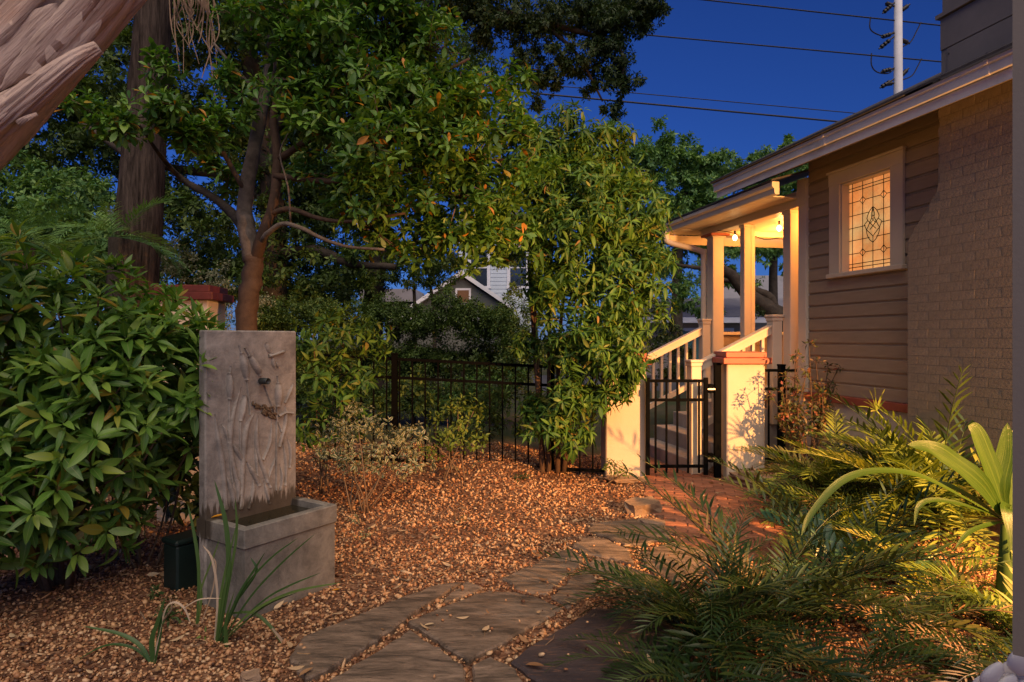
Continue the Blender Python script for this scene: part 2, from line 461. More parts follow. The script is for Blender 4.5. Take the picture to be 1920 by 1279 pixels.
def whorls(Pt, A, k, L, inc=(40, 85), droop=.15, back=.0):
    """k leaves round every shoot tip"""
    n = len(Pt)
    A = norm(A)
    h = np.where(np.abs(A[:, 2:3]) < .9, np.array([[0, 0, 1.0]]), np.array([[1.0, 0, 0]]))
    B = norm(np.cross(A, h)); C = np.cross(A, B)
    j = np.arange(k)
    phi = (j * 2.39996)[None] + RNG.random((n, 1)) * 6.28 + RNG.normal(0, .2, (n, k))
    th = np.radians(inc[0] + (inc[1] - inc[0]) * (j / max(1, k - 1))[None] + RNG.normal(0, 9, (n, k)))
    D = np.cos(th)[..., None] * A[:, None] + np.sin(th)[..., None] * (np.cos(phi)[..., None] * B[:, None] + np.sin(phi)[..., None] * C[:, None])
    D[..., 2] -= droop * RNG.random((n, k))
    U = A[:, None] + np.array([0, 0, .35]) + RNG.normal(0, .22, (n, k, 3))
    Rm = basis(D.reshape(-1, 3), U.reshape(-1, 3))
    sc = RNG.uniform(L[0], L[1], (n, k)) * (.6 + .4 * (j / max(1, k - 1))[None]) * RNG.uniform(.75, 1.1, (n, 1))
    T = Pt[:, None] - A[:, None] * (back * (j / max(1, k - 1)))[None, :, None] + D * .012
    ani = np.stack([RNG.uniform(.72, 1.25, n * k), np.ones(n * k), RNG.uniform(.3, 2.2, n * k)], -1)
    return Rm * (sc.reshape(-1, 1) * ani)[:, None, :], T.reshape(-1, 3)
def shell(c, r, n, thick=.35, upb=.5, low=-1.0):
    c, r = np.array(c, float), np.array(r, float)
    d = norm(RNG.normal(0, 1, (n, 3)))
    if low > -1:
        d[:, 2] = np.where(d[:, 2] < low, -d[:, 2] * .6, d[:, 2]); d = norm(d)
    q = 1 - thick * RNG.random((n, 1)) ** 1.6
    return c + d * r * q, norm(d / r * r.mean() + np.array([0, 0, upb]) + RNG.normal(0, .2, (n, 3)))
def blobs(spec, dens, thick=.5, upb=.5, ry=None, clump=0):
    """clumps given as (px, py, Y, radius px[, squash])"""
    Ps, As = [], []
    for c in spec:
        px, py, Y, rp = c[:4]
        rr = rp * Y / F
        n = max(3, int(dens * rr * rr))
        sq = c[4] if len(c) > 4 else .8
        p, a = shell(P(px, py, Y), (rr, rr * (ry or .8), rr * sq), n, thick, upb)
        if clump:                                   # gather the shoots into sprays with gaps between them
            m_ = max(4, n // 9)
            cc, _ = shell(P(px, py, Y), (rr, rr * (ry or .8), rr * sq), m_, .8, upb)
            k_ = RNG.integers(0, m_, n)
            d_ = norm(RNG.normal(0, 1, (n, 3))); d_[:, 2] = np.where(d_[:, 2] < -.2, -d_[:, 2], d_[:, 2])
            p2 = cc[k_] + d_ * rr * clump * .62 * RNG.random((n, 1)) ** .5
            sel = RNG.random(n) < .8
            p = np.where(sel[:, None], p2, p); a = np.where(sel[:, None], norm(d_ + a * .6 + np.array([0, 0, upb])), a)
        Ps.append(p); As.append(a)
    return np.concatenate(Ps), np.concatenate(As)
def single_leaves(root, name, tm, Rm, T, m, n=300, variants=None, key=None):
    """the n leaves that show largest become objects of their own; returns a mask of the rest"""
    base = np.array(root.location)
    px = 960 + F * T[:, 0] / T[:, 1]; py = HZ - F * (T[:, 2] - CH) / T[:, 1]
    ins = (px > -10) & (px < 1930) & (py > -10) & (py < 1290)
    score = T[:, 1] if key is None else key
    order = np.argsort(np.where(ins, score, 1e6))[:n]
    mes = [tmpl_mesh(name, q, m) for q in (variants or [tm])]
    proto = None
    for i, k in enumerate(order):
        o = bpy.data.objects.new(name, mes[i % len(mes)])
        COL.objects.link(o)
        o.parent = root
        mm = np.eye(4); mm[:3, :3] = Rm[k]; mm[:3, 3] = T[k] - base
        o.matrix_basis = Matrix(mm.tolist())
    mask = np.ones(len(T), bool); mask[order] = False
    return mask
def stuff_leaves(root, tm, Rm, T, m, name='foliage'):
    base = np.array(root.location)
    o = link(name, batch_mesh(name, tm, Rm, T - base, m), root)
    o['kind'] = 'stuff'
    return o

def ribbon(pts, width, cup=.15, prof=None, ncol=3, normal=None, uvs=True, wave=0.0):
    """a strap leaf along pts; width profile 0..1 -> factor"""
    pts = np.array(smooth_path(pts, 5)); k = len(pts)
    mbv, uv, rows = [], [], []
    for i in range(k):
        v = i / (k - 1)
        t = pts[min(i + 1, k - 1)] - pts[max(i - 1, 0)]; t /= np.linalg.norm(t) + 1e-9
        nn = np.array(normal if normal is not None else (0, -.5, .85), float)
        nn = nn - t * nn.dot(t); nn /= np.linalg.norm(nn) + 1e-9
        x = np.cross(t, nn)
        hw = width * .5 * (prof(v) if prof else (math.sin(math.pi * min(1, .12 + .88 * v)) ** .55 if v < 1 else 0.02))
        hw = max(hw, width * .01)
        rows.append(len(mbv))
        wv = wave * math.sin(v * 17)
        mbv += [pts[i] - x * hw + nn * (cup * hw + wv * hw), pts[i], pts[i] + x * hw + nn * (cup * hw - wv * hw)]
        uv += [(0, v), (.5, v), (1, v)]
    fs = []
    for a, b in zip(rows[:-1], rows[1:]):
        fs += [(a, a + 1, b + 1, b), (a + 1, a + 2, b + 2, b + 1)]
    return np.array(mbv), fs, np.array(uv)
def ribbon_part(name, pts, width, m, root, **kw):
    v, f, u = ribbon([np.array(p) - np.array(root.location) for p in pts], width, **kw)
    return link(name, tmpl_mesh(name, (v, f, u), m), root)

def sstep(a, b, x):
    t = np.clip((x - a) / (b - a), 0, 1); return t * t * (3 - 2 * t)
def gz(x, y):
    """height of the garden ground"""
    x, y = np.asarray(x, float), np.asarray(y, float)
    z = .16 * sstep(.9, -.3, x) * sstep(5.6, 7.3, y)
    edge = 2.33 + (6.95 - y) * .40
    z = z + .13 * sstep(0, .18, x - edge) * sstep(4.6, 5.6, y) * sstep(7.8, 7.2, y)
    z = z + .016 * np.sin(x * 2.1 + 1) * np.cos(y * 1.7) * sstep(9, 8, y) * sstep(.9, .4, x)
    return z

# ------------------------------------------------------------------ ground, street, gravel, paths
def grid_ground():
    xs = np.concatenate([-np.geomspace(400, 6.6, 16), np.arange(-6.5, 6.51, .07), np.geomspace(6.6, 400, 16)])
    ys = np.concatenate([-np.geomspace(400, .6, 12), np.arange(-.5, 10.01, .07), np.geomspace(10.2, 900, 20)])
    X, Y = np.meshgrid(xs, ys)
    Z = gz(X, Y)
    nx, ny = len(xs), len(ys)
    V = np.stack([X, Y, Z], -1).reshape(-1, 3)
    i = np.arange(nx * ny).reshape(ny, nx)
    Q = np.stack([i[:-1, :-1], i[:-1, 1:], i[1:, 1:], i[1:, :-1]], -1).reshape(-1, 4)
    me = bpy.data.meshes.new('ground')
    me.from_pydata(V.tolist(), [], Q.tolist())
    me.polygons.foreach_set('use_smooth', [True] * len(me.polygons))
    o = link('ground', me, None, M['ground'])
    tag(o, 'brown soil ground of the garden and the lawns beyond', 'ground', kind='structure')
grid_ground()
o = MB().box((-120, 19, -.2), (120, 27, .006)).build('street', M['asphalt'])
tag(o, 'grey asphalt street beyond the hedge', 'street', kind='structure')

PXF = lambda pts, z=0.0: [tuple(G(a, b, z)[:2]) for a, b in pts]
FLAGS = [
    ('flag', [(541, 1240), (565, 1203), (640, 1173), (740, 1133), (823, 1103), (868, 1098), (773, 1158), (758, 1172), (657, 1240), (600, 1272), (570, 1283)]),
    ('flag', [(877, 1096), (907, 1108), (900, 1113), (830, 1137), (838, 1126)]),
    ('flag', [(763, 1175), (893, 1122), (923, 1116), (970, 1119), (1013, 1130), (1057, 1150), (983, 1193), (877, 1250)]),
    ('flag', [(560, 1330), (620, 1282), (713, 1224), (770, 1188), (868, 1252), (875, 1290), (880, 1335)]),
    ('flag', [(884, 1258), (917, 1240), (968, 1264), (990, 1300), (1000, 1340), (888, 1340)]),
    ('flagpurple', [(956, 1250), (1003, 1214), (1120, 1147), (1200, 1150), (1260, 1180), (1250, 1250), (1180, 1300), (1040, 1310)]),
    ('flag', [(940, 1091), (968, 1079), (1056, 1037), (1074, 1034), (1096, 1055), (1090, 1062), (1024, 1123), (971, 1111)]),
    ('flag', [(1032, 1128), (1080, 1082), (1107, 1075), (1122, 1096), (1118, 1118), (1064, 1148)]),
    ('flag', [(1073, 1029), (1092, 1013), (1134, 1014), (1180, 1036), (1190, 1066), (1118, 1047), (1097, 1045)]),
    ('flag', [(1101, 1064), (1117, 1053), (1190, 1073), (1240, 1090), (1215, 1120), (1150, 1100)]),
    ('flag', [(1103, 1000), (1107, 986), (1190, 977), (1244, 990), (1262, 1012), (1200, 1026), (1171, 1026), (1140, 1013)]),
    ('flag', [(1210, 1070), (1200, 1040), (1262, 1022), (1330, 1040), (1320, 1090), (1260, 1095)]),
]
fp = empty('flagstone_path', G(900, 1180), 0, 'winding path of irregular brown flagstones set in gravel', 'path', kind='structure')
FPOLY = []
for k, (mk, pts) in enumerate(FLAGS):
    q = np.array(PXF(pts)); c = q.mean(0)
    q = np.array([p + (c - p) / np.linalg.norm(c - p) * .003 for p in q]); FPOLY.append(q)
    # ragged outline: subdivide the edges and roughen
    out = []
    n = len(q)
    for i in range(n):
        a, b = q[i], q[(i + 1) % n]
        m_ = max(2, int(np.linalg.norm(b - a) / .045))
        for j in range(m_):
            p = a + (b - a) * j / m_
            out.append(p + RNG.normal(0, .006 if j else .003, 2))
    out = np.array(out)
    zt = .028 + random.uniform(-.004, .007)
    mb = MB()
    N = len(out)
    ins = [c + (p - c) * (1 - .012 / (np.linalg.norm(p - c) + .02)) for p in out]
    ins2 = [c + (p - c) * .55 for p in out]
    vs = [(*p, -.03) for p in out] + [(*p, zt - .010) for p in out] + [(*p, zt) for p in ins] + [(*p, zt + .0015) for p in ins2] + [(*c, zt + .002)]
    fs = []
    for r_ in range(3):
        fs += [(r_ * N + i, r_ * N + (i + 1) % N, (r_ + 1) * N + (i + 1) % N, (r_ + 1) * N + i) for i in range(N)]
    fs += [(3 * N + i, 3 * N + (i + 1) % N, 4 * N) for i in range(N)]
    mb.add(vs, fs)
    o = mb.build('flagstone', M[mk], fp, off=fp.location)
    if mk == 'flagpurple': o['label'] = 'dark purple slate flagstone with rusty streaks'

bp = empty('brick_path', (1.8, 5.9, 0), 0, 'red brick path running from the gate to the flagstones', 'path', kind='structure')
bm_ = MB().box((-.094, -.046, -.05), (.094, .046, 0), .006).mesh('paving_brick', M['brick'])
def path_edges(y):
    return np.interp(y, [4.5, 5.2, 6.0, 7.0, 9.5], [1.36, 1.26, 1.36, 1.46, 1.3]), np.interp(y, [4.5, 5.2, 6.0, 7.0, 9.5], [2.15, 2.36, 2.42, 2.40, 2.5])
bed = MB()
rowsY = np.arange(4.45, 9.3, .098)
bang = R(-14)
cb, sb = math.cos(bang), math.sin(bang)
nb = 0
for i in range(-30, 75):
    for j in range(-20, 24):
        u, v = j * .196 + (.098 if i % 2 else 0), i * .098
        x, y = 1.8 + u * cb - v * sb, 5.9 + u * sb + v * cb
        l, r_ = path_edges(y)
        if 4.5 < y < 9.0 and l < x < r_ and nb < 300 and not (y > 7.6 and (x > 2.2 - (y - 7.2) * .25)):
            o = link('paving_brick', bm_, bp)
            o.location = (x - 1.8 + random.uniform(-.003, .003), y - 5.9 + random.uniform(-.003, .003), .022 + random.uniform(-.004, .004))
            o.rotation_euler = (random.uniform(-.015, .015), random.uniform(-.015, .015), bang + random.uniform(-.012, .012))
            nb += 1
sand = MB()
ys = np.linspace(4.45, 9.1, 14)
vs = []
for y in ys:
    l, r_ = path_edges(y); vs += [(l - 1.8 - .04, y - 5.9, .008), (r_ - 1.8 + .04, y - 5.9, .008)]
sand.add(vs, [(2 * i, 2 * i + 1, 2 * i + 3, 2 * i + 2) for i in range(len(ys) - 1)])
sand.build('sand_joint', mat('joint_sand', (.13, .07, .045), .9, .3, 20, .3, 90), bp)

# stacked stone edging of the raised bed
se = empty('stone_edging', (2.55, 6.4, 0), 0, 'low edging of stacked flat brown stones beside the brick path', 'stone edging')
def rock(name, c, size, rz, m, root, seed):
    rr = random.Random(seed)
    bm = bmesh.new()
    bmesh.ops.create_cube(bm, size=1)
    bmesh.ops.subdivide_edges(bm, edges=list(bm.edges), cuts=2, use_grid_fill=True)
    for v in bm.verts:
        p = v.co
        k = 1 - .12 * (abs(p.x) + abs(p.y) > .85) - .06 * (abs(p.z) > .45)
        v.co = Vector((p.x * k * size[0] + rr.uniform(-.06, .06) * size[0], p.y * k * size[1] + rr.uniform(-.1, .1) * size[1], p.z * size[2] + rr.uniform(-.10, .10) * size[2]))
    me = bpy.data.meshes.new(name); bm.to_mesh(me); bm.free()
    me.materials.append(m)
    o = link(name, me, root)
    o.location = Vector(c) - (Vector(root.location) if root else Vector((0, 0, 0)))
    o.rotation_euler = (rr.uniform(-.08, .08), rr.uniform(-.08, .08), rz)
    return o
a0, a1 = np.array([2.36, 6.92]), np.array([2.92, 5.45])
ea = math.atan2(*(a1 - a0)[::-1])
k = 0
for lay, (z, ln) in enumerate(((.03, .44), (.085, .38), (.135, .30))):
    t = -.05 + .1 * lay
    while t < 1.45:
        L_ = ln * random.uniform(.75, 1.3)
        q = a0 + (a1 - a0) * (t + L_ / 2) / 1.57
        if not (lay == 2 and random.random() < .35):
            rock('edging_stone', (q[0] + random.uniform(-.02, .03) + lay * .015, q[1], z), (L_, .17, .062), ea + random.uniform(-.1, .1), M['edging'], se, 100 + k)
        k += 1
        t += L_ * .98
for k, (px, py, s, lab) in enumerate(((1205, 962, (.30, .22, .13), 'mossy flat rock at the left edge of the brick path'), (1222, 985, (.22, .10, .05), 'small tan rock fragment lying between the flat rock and the path'), (1172, 902, (.42, .28, .05), 'pale stone slab lying at the foot of the left gate pillar'), (1262, 925 + 20, (.18, .1, .04), 'thin stone chip at the edge of the bricks'))):
    if k == 3: continue
    g = G(px, py)
    o = rock('garden_rock', (g[0], g[1], s[2] * .35), s, random.uniform(-.4, .4), M['edging'], None, 300 + k)
    tag(o, lab, 'rock')
g = G(470, 1278); o = rock('garden_rock', (g[0], g[1], .012), (.09, .07, .05), .4, M['edging'], None, 350); tag(o, 'round reddish stone among the gravel near the straps of grass', 'rock')

# ------------------------------------------------------------------ fountain
fu = np.array([.55, .835]); fu = fu / np.linalg.norm(fu)
FT = np.array([-1.473, 3.52, 0.0])
FR = math.atan2(fu[1], fu[0])
ft = empty('wall_fountain', FT, FR, 'grey cast stone fountain with cattail relief panel above a trough', 'fountain')
def fpt(u, v, z):
    return FT + np.array([fu[0] * u - fu[1] * v, fu[1] * u + fu[0] * v, z])
MB().box((0.0, .375, -.05), (.64, .445, 1.60), .008).build('relief_panel', M['fountain'], ft)
body = MB()
body.box((.012, .012, -.08), (.648, .05, .388)); body.box((.012, .40, -.08), (.648, .43, .388)); body.box((.012, .05, -.08), (.05, .40, .388)); body.box((.61, .05, -.08), (.648, .40, .388)); body.box((.05, .05, .05), (.61, .40, .1))
body.build('trough', M['trough'], ft)
rim = MB()
rim.box((0, 0, .384), (.66, .058, .497), .006); rim.box((0, .4455, .384), (.66, .47, .49), .004); rim.box((0, .058, .384), (.055, .3745, .497), .005); rim.box((.605, .058, .384), (.66, .3745, .497), .005)
rim.box((.6405, .3745, .384), (.66, .4455, .495)); rim.box((-.0, .3745, .384), (-.0005, .4455, .495))
rim.build('rim', M['trough'], ft)
m, t, b = newmat('fountain_water')
b.inputs['Base Color'].default_value = (.02, .018, .010, 1); b.inputs['Roughness'].default_value = .03; b.inputs['Specular IOR Level'].default_value = .6
bump(t, b, noise(t, objco(t), 14, 2), .12, .02)
M['water'] = m
wm = MB(); wm.add([(.05, .05, .452), (.61, .05, .452), (.61, .376, .452), (.05, .376, .452)], [(0, 1, 2, 3)])
wm.build('water', M['water'], ft)
def relief(name, path, wd, h=.012, taper=False, cap=False):
    h *= 1.6; wd *= 1.18
    pts = smooth_path([((x - 135) / 600 * .64, 1.60 - (y - 65) / 1085, 0) for x, y in path], 5)
    k = len(pts); mb = MB(); vs = []; rows = []
    for i, p in enumerate(pts):
        v = i / (k - 1)
        tt = pts[min(i + 1, k - 1)] - pts[max(i - 1, 0)]; tt /= np.linalg.norm(tt) + 1e-9
        nx = np.array([-tt[1], tt[0]])
        hw = wd / 1085 * .5 * 1.05
        if taper: hw *= min(1, .12 + 2.2 * v) * (1 - .35 * v)
        if cap: hw *= math.sin(math.pi * min(.94, max(.06, v))) ** .35
        hh = h * (min(1, hw / (wd / 1085 * .5)) if (taper or cap) else 1)
        for a, z in ((-1, 0), (-.72, .72), (0, 1), (.72, .72), (1, 0)):
            vs.append((p[0] + nx[0] * hw * a, .3755 - hh * z, p[1] + nx[1] * hw * a))
    fs = [(i * 5 + j, i * 5 + j + 1, i * 5 + j + 6, i * 5 + j + 5) for i in range(k - 1) for j in range(4)]
    fs += [(0, 1, 2, 3, 4), tuple((k - 1) * 5 + j for j in (4, 3, 2, 1, 0))]
    mb.add(vs, fs)
    return mb.build(name, M['fountain'], ft, smooth=True)
for pth, wd in (([(275, 345), (277, 430), (278, 515)], 36), ([(353, 215), (370, 310), (385, 395)], 40), ([(402, 235), (440, 300), (475, 368)], 40), ([(372, 495), (358, 580), (345, 665)], 32), ([(600, 430), (600, 510), (600, 595)], 48)):
    relief('cattail_head', pth, wd, .022, cap=True)
for pth in ([(277, 510), (276, 640), (285, 770), (283, 950), (300, 1100)], [(386, 395), (397, 510), (408, 630)], [(500, 440), (555, 590), (622, 775)], [(345, 665), (343, 740), (345, 880)], [(588, 595), (586, 850), (585, 1180)], [(285, 300), (279, 345)], [(338, 165), (350, 215)], [(372, 180), (402, 235)], [(592, 380), (598, 430)]):
    relief('cattail_stalk', pth, 9, .009)
for pth, wd in (([(190, 600), (215, 800), (240, 980), (258, 1230)], 36), ([(352, 440), (292, 650), (285, 850), (342, 1150)], 40), ([(440, 620), (385, 720), (365, 900), (350, 1250)], 42), ([(228, 670), (250, 715), (270, 800)], 18), ([(290, 800), (325, 860), (360, 930)], 34), ([(655, 590), (650, 720), (608, 880)], 30), ([(712, 440), (680, 505), (648, 575)], 22), ([(632, 840), (655, 1000), (652, 1160)], 24), ([(664, 820), (690, 930), (682, 1040)], 26), ([(462, 640), (452, 850), (525, 1110)], 32), ([(440, 850), (448, 950), (455, 1050)], 18), ([(556, 680), (540, 840), (495, 950)], 22), ([(582, 940), (555, 1010), (528, 1090)], 14), ([(385, 940), (425, 1020), (470, 1120)], 34), ([(478, 950), (505, 1030), (545, 1150)], 26), ([(300, 1000), (330, 1080), (335, 1200)], 28), ([(258, 1010), (290, 1110), (312, 1240)], 34), ([(430, 1060), (425, 1160), (400, 1260)], 26), ([(500, 1090), (520, 1180), (540, 1260)], 24), ([(610, 1000), (625, 1090), (615, 1190)], 18)):
    relief('reed_leaf', pth, wd, .014, taper=True)
for pth in ([(600, 664), (650, 645), (702, 655)], [(535, 240), (590, 226), (638, 208)]):
    relief('relief_stem', pth, 14, .014)
for pth, wd in (([(513, 150), (530, 185), (552, 222)], 32), ([(560, 250), (566, 290), (578, 328)], 26), ([(580, 285), (590, 300), (600, 325)], 16)):
    relief('dragonfly_wing', pth, wd, .010, cap=True)
relief('dragonfly_head', [(530, 236), (540, 238), (552, 242)], 24, .018, cap=True)
mb = MB()
for i in range(26):                                    # mossy frog shaped boss under the spout
    a_, b_ = random.uniform(0, 1), random.uniform(-1, 1)
    x, y = 425 + a_ * 150, 560 + a_ * 90 + b_ * 30
    mb2 = smooth_path([((x - 135) / 600 * .64, .374, 1.60 - (y - 65) / 1085), ((x + random.uniform(-22, 26) - 135) / 600 * .64, .362, 1.60 - (y + random.uniform(-14, 24) - 65) / 1085), ((x + 30 - 135) / 600 * .64, .372, 1.60 - (y + 26 - 65) / 1085)], 2)
    mb.tube(mb2, .006, 5)
mb.build('mossy_boss', mat('moss_stain', (.11, .075, .045), .9, .4, 40, .5, 80), ft, smooth=True)
sp = MB(); zc = 1.60 - (408 - 65) / 1085; uc = (480 - 135) / 600 * .64
ring = []
for i in range(12):
    a_ = 2 * math.pi * i / 12
    ring.append((math.cos(a_), math.sin(a_)))
vs, fs = [], []
for (rr, yy) in ((.020, .375), (.020, .300), (.0165, .298), (.0165, .37)):
    vs += [(uc + rr * c, yy, zc + rr * s_) for c, s_ in ring]
fs = [(r_ * 12 + i, r_ * 12 + (i + 1) % 12, (r_ + 1) * 12 + (i + 1) % 12, (r_ + 1) * 12 + i) for r_ in range(3) for i in range(12)] + [tuple(range(36, 48))]
sp.add(vs, fs)
sp.build('spout', mat('aged_copper', (.05, .06, .06), .4, .4, 30, .2, 60, metal=.6), ft, smooth=True)

g = fpt(.1, .58, 0)
gb = empty('utility_box', (-2.06, 4.02, 0), FR, 'dark green plastic utility box behind the stone trough', 'utility box')
MB().box((-.09, -.08, -.02), (.09, .08, .28), .012).build('cabinet', M['greenbox'], gb)
MB().box((-.1, -.09, .278), (.1, .09, .315), .012).build('lid', M['greenbox'], gb)

# ------------------------------------------------------------------ stucco pillars
def pillar(x0, y0, wx, wy, h, label, rz=0, zb=-.1, cap='redtile'):
    r_ = empty('stucco_pillar', (x0, y0, 0), rz, label, 'pillar', 'stucco pillars with red caps')
    MB().box((0, 0, zb), (wx, wy, h - .13), .012).build('shaft', M['stucco'], r_)
    MB().box((-.055, -.055, h - .13), (wx + .055, wy + .055, h - .062), .006).build('lower_cap', M[cap], r_)
    MB().box((-.015, -.015, h - .0615), (wx + .015, wy + .015, h), .006).build('upper_cap', M[cap], r_)
    return r_
pillar(2.335, 6.95, .415, .41, 1.405, 'sunny cream pillar with red cap right of the gate')
pillar(1.045, 7.12, .445, .41, 1.39, 'cream pillar left of the gate half covered by shrub leaves')
pillar(-3.03, 5.45, .43, .40, 2.01, 'cream pillar with dark red cap behind the big bush', R(4), cap='darkcap')

# ------------------------------------------------------------------ gate and fences
gt = empty('metal_gate', (1.475, 7.04, 0), R(1), 'black metal picket gate standing ajar between the pillars', 'gate')
def bar(mb, p, q, r_):
    (x0, y0, z0), (x1, y1, z1) = p, q
    mb.box((x0 - r_, y0 - r_, z0 - (r_ if x0 != x1 else 0)), (x1 + r_, y1 + r_, z1 + (r_ if x0 != x1 else 0)))
    return mb
for z in (1.085, .875, .145):
    bar(MB(), (.03, 0, z), (.64, 0, z), .016).build('rail', M['metal'], gt)
for x in (.0165, .66):
    bar(MB(), (x, 0, .05), (x, 0, 1.12), .021).build('stile', M['metal'], gt)
for i in range(5):
    x = .105 + i * .12
    bar(MB(), (x, 0, .07), (x, 0, 1.10), .010).build('picket', M['metal'], gt)
for z in (.24, 1.0):
    MB().box((.69, -.034, z - .05), (.735, .034, z + .05), .004).build('hinge', M['metal'], gt)
    MB().box((.672, -.0375, z - .012), (.752, -.0345, z + .004)).build('hinge_strap', M['steel'], gt)
MB().box((-.012, -.045, .93), (.03, -.024, 1.0), .004).build('latch', M['metal'], gt)
gp = empty('gate_post', (2.262, 7.05, 0), 0, 'black square metal post holding the gate hinges beside the right pillar', 'post')
MB().box((-.033, -.033, -.1), (.033, .033, 1.26)).build('post_shaft', M['metal'], gp)
MB().box((-.038, -.038, 1.26), (.038, .038, 1.285), .004).build('cap', M['metal'], gp)

def fence(name, x0, x1, y, z0, z1, slope, posts, label, zb=None):
    r_ = empty(name, (x0, y, 0), 0, label, 'fence')
    L_ = x1 - x0
    dz = lambda x: slope * x
    def rail(z):
        mb = MB(); h = .016
        vs = []
        for x in (0, L_):
            for yy in (-h, h):
                for zz in (-h, h): vs.append((x, yy, z + dz(x) + zz))
        mb.add(vs, [(0, 1, 3, 2), (4, 6, 7, 5), (0, 4, 5, 1), (2, 3, 7, 6), (0, 2, 6, 4), (1, 5, 7, 3)])
        mb.build('rail', M['metal'], r_)
    for z in (z1, z1 - .21, z0 + .04): rail(z)
    n = int(L_ / .142)
    for i in range(1, n):
        x = i * L_ / n
        bar(MB(), (x, .0, z0 + dz(x) - .03), (x, .0, z1 + dz(x)), .0085).build('picket', M['metal'], r_)
    for px in posts:
        MB().box((px - .032, -.034, -.1), (px + .032, .034, z1 + dz(px) + .05)).build('post', M['metal'], r_)
        MB().box((px - .038, -.04, z1 + dz(px) + .05), (px + .038, .04, z1 + dz(px) + .07), .004).build('post_cap', M['metal'], r_)
    return r_
fence('metal_fence', -2.15, 1.06, 7.25, .17, 1.36, -.05, (.82, 2.6), 'long black metal picket fence running behind the shrubs')
fence('metal_fence', 2.752, 3.22, 7.25, .14, 1.19, 0, (.30,), 'short black metal fence between the right pillar and house')

# ------------------------------------------------------------------ the house (local x along the wall toward the viewer, local y into the house)
W0 = np.array([3.28, 7.08, 0.0])
ex = np.array([.2139, -.9769]); ex /= np.linalg.norm(ex)
HR = math.atan2(ex[1], ex[0])
house = empty('house', W0, HR, 'taupe wooden house with lit leaded window, porch and painted brick chimney', 'house')
def hp(s, y, z):
    """house coordinates to world"""
    return W0 + np.array([ex[0] * s - ex[1] * y, ex[1] * s + ex[0] * y, z])
HB = lambda name, m, *boxes, bev=0.0: [mb := MB(), [mb.box(a, b, bev) for a, b in boxes], mb.build(name, M[m], house)][-1]
HB('wall', 'siding', ((.004, .10, .0), (5.4, 6.0, 3.6)))
HB('foundation', 'stucco', ((0.0, -.03, -.1), (1.60, .09, .885)))
HB('sill_band', 'redband', ((-.0, -.065, .886), (1.60, .09, .962)), bev=.006)
# siding boards, cut round the window
WS0, WS1, WZ0, WZ1 = .505, 1.17, 2.224, 3.14
prof = [(0.0, 0.0), (0.0, .108), (.013, .116), (.013, .1345), (.085, .1345), (.085, 0.0)]
z = .966
while z < 3.62:
    segs = [(.0, 1.95)]
    if z + .134 > WZ0 and z < WZ1: segs = [(.0, WS0 - .002), (WS1 + .002, 1.95)]
    for a, b_ in segs:
        mb = MB(); mb.prism([(y, z + q) for y, q in prof], a, b_, (1, 2, 0))
        mb.build('siding_board', M['siding'], house)
    z += .1355
# corner board
HB('corner_board', 'trim', ((-.135, -.032, .30), (-.002, .06, 3.30)), bev=.004)
# window
win = link('window', MB().box((WS0 - .145, -.028, WZ0 + .0005), (WS0, -.002, WZ1 + .001)).box((WS1, -.028, WZ0 + .0005), (WS1 + .145, -.002, WZ1 + .001)).box((WS0 - .15, -.032, WZ1 + .0015), (WS1 + .15, -.002, WZ1 + .125)).mesh('window', M['trim']), house)
MB().box((WS0 - .165, -.05, WZ1 + .126), (WS1 + .165, -.002, WZ1 + .15), .004).build('head_cap', M['trim'], win)
MB().box((WS0 - .165, -.055, WZ0 - .045), (WS1 + .165, .06, WZ0), .005).build('sill', M['trim'], win)
MB().box((WS0 - .0015, -.001, WZ0), (WS0 + .012, .0865, WZ1)).box((WS1 - .012, -.001, WZ0), (WS1 + .0015, .0865, WZ1)).box((WS0 + .0125, -.001, WZ1 - .012), (WS1 - .0125, .0865, WZ1 + .0012)).build('reveal', M['trim'], win)
def glassmat():
    m, t, b = newmat('leaded_glass')
    v = objco(t)
    c = mixc(t, (1.0, .36, .09), (1.0, .60, .22), ramp(t, noise(t, v, 3.2, 3, .6), [(.35, 0.0), (.65, 1.0)]))
    c = mixc(t, c, (1.0, .28, .07), math_(t, 'MULTIPLY', rnd(t), .35))
    t.links.new(c, b.inputs['Emission Color']); t.links.new(c, b.inputs['Base Color'])
    n2 = math_(t, 'MULTIPLY', ramp(t, noise(t, v, 60, 5, .8), [(.2, .55), (.8, 1.1)]), math_(t, 'MULTIPLY', ramp(t, noise(t, v, 2.4, 3, .6, .5), [(.3, .62), (.7, 1.15)]), math_(t, 'ADD', math_(t, 'MULTIPLY', rnd(t), .25), .85)))
    t.links.new(math_(t, 'MULTIPLY', n2, .85), b.inputs['Emission Strength'])
    b.inputs['Roughness'].default_value = .25
    bump(t, b, noise(t, v, 90, 3), .5, .004)
    return m
M['glass'] = glassmat()
ca, cz = [0, .075, .29, .5, .71, .925, 1], [0, .05, .085, .21, .36, .50, .64, .79, .905, .945, 1]
gx = lambda u: WS0 + .012 + (WS1 - WS0 - .024) * u
gzv = lambda v: WZ1 - .012 - (WZ1 - WZ0 - .012) * v
for i in range(len(ca) - 1):
    for j in range(len(cz) - 1):
        if j in (1, 8) and False: continue
        MB().box((gx(ca[i]) + .002, .0865, gzv(cz[j + 1]) + .002), (gx(ca[i + 1]) - .002, .0965, gzv(cz[j]) - .002)).build('glass_pane', M['glass'], win)
def came(path, closed=False, r_=.0038):
    pts = [(gx(u), .0845, gzv(v)) for u, v in path]
    if closed: pts = pts + [pts[0]]
    MB().tube(pts, r_, 5).build('lead_came', M['metal'], win)
for u in (.075, .29, .71, .925):
    came([(u, 0), (u, 1)])
came([(.5, 0), (.5, .31)]); came([(.5, .70), (.5, 1)])
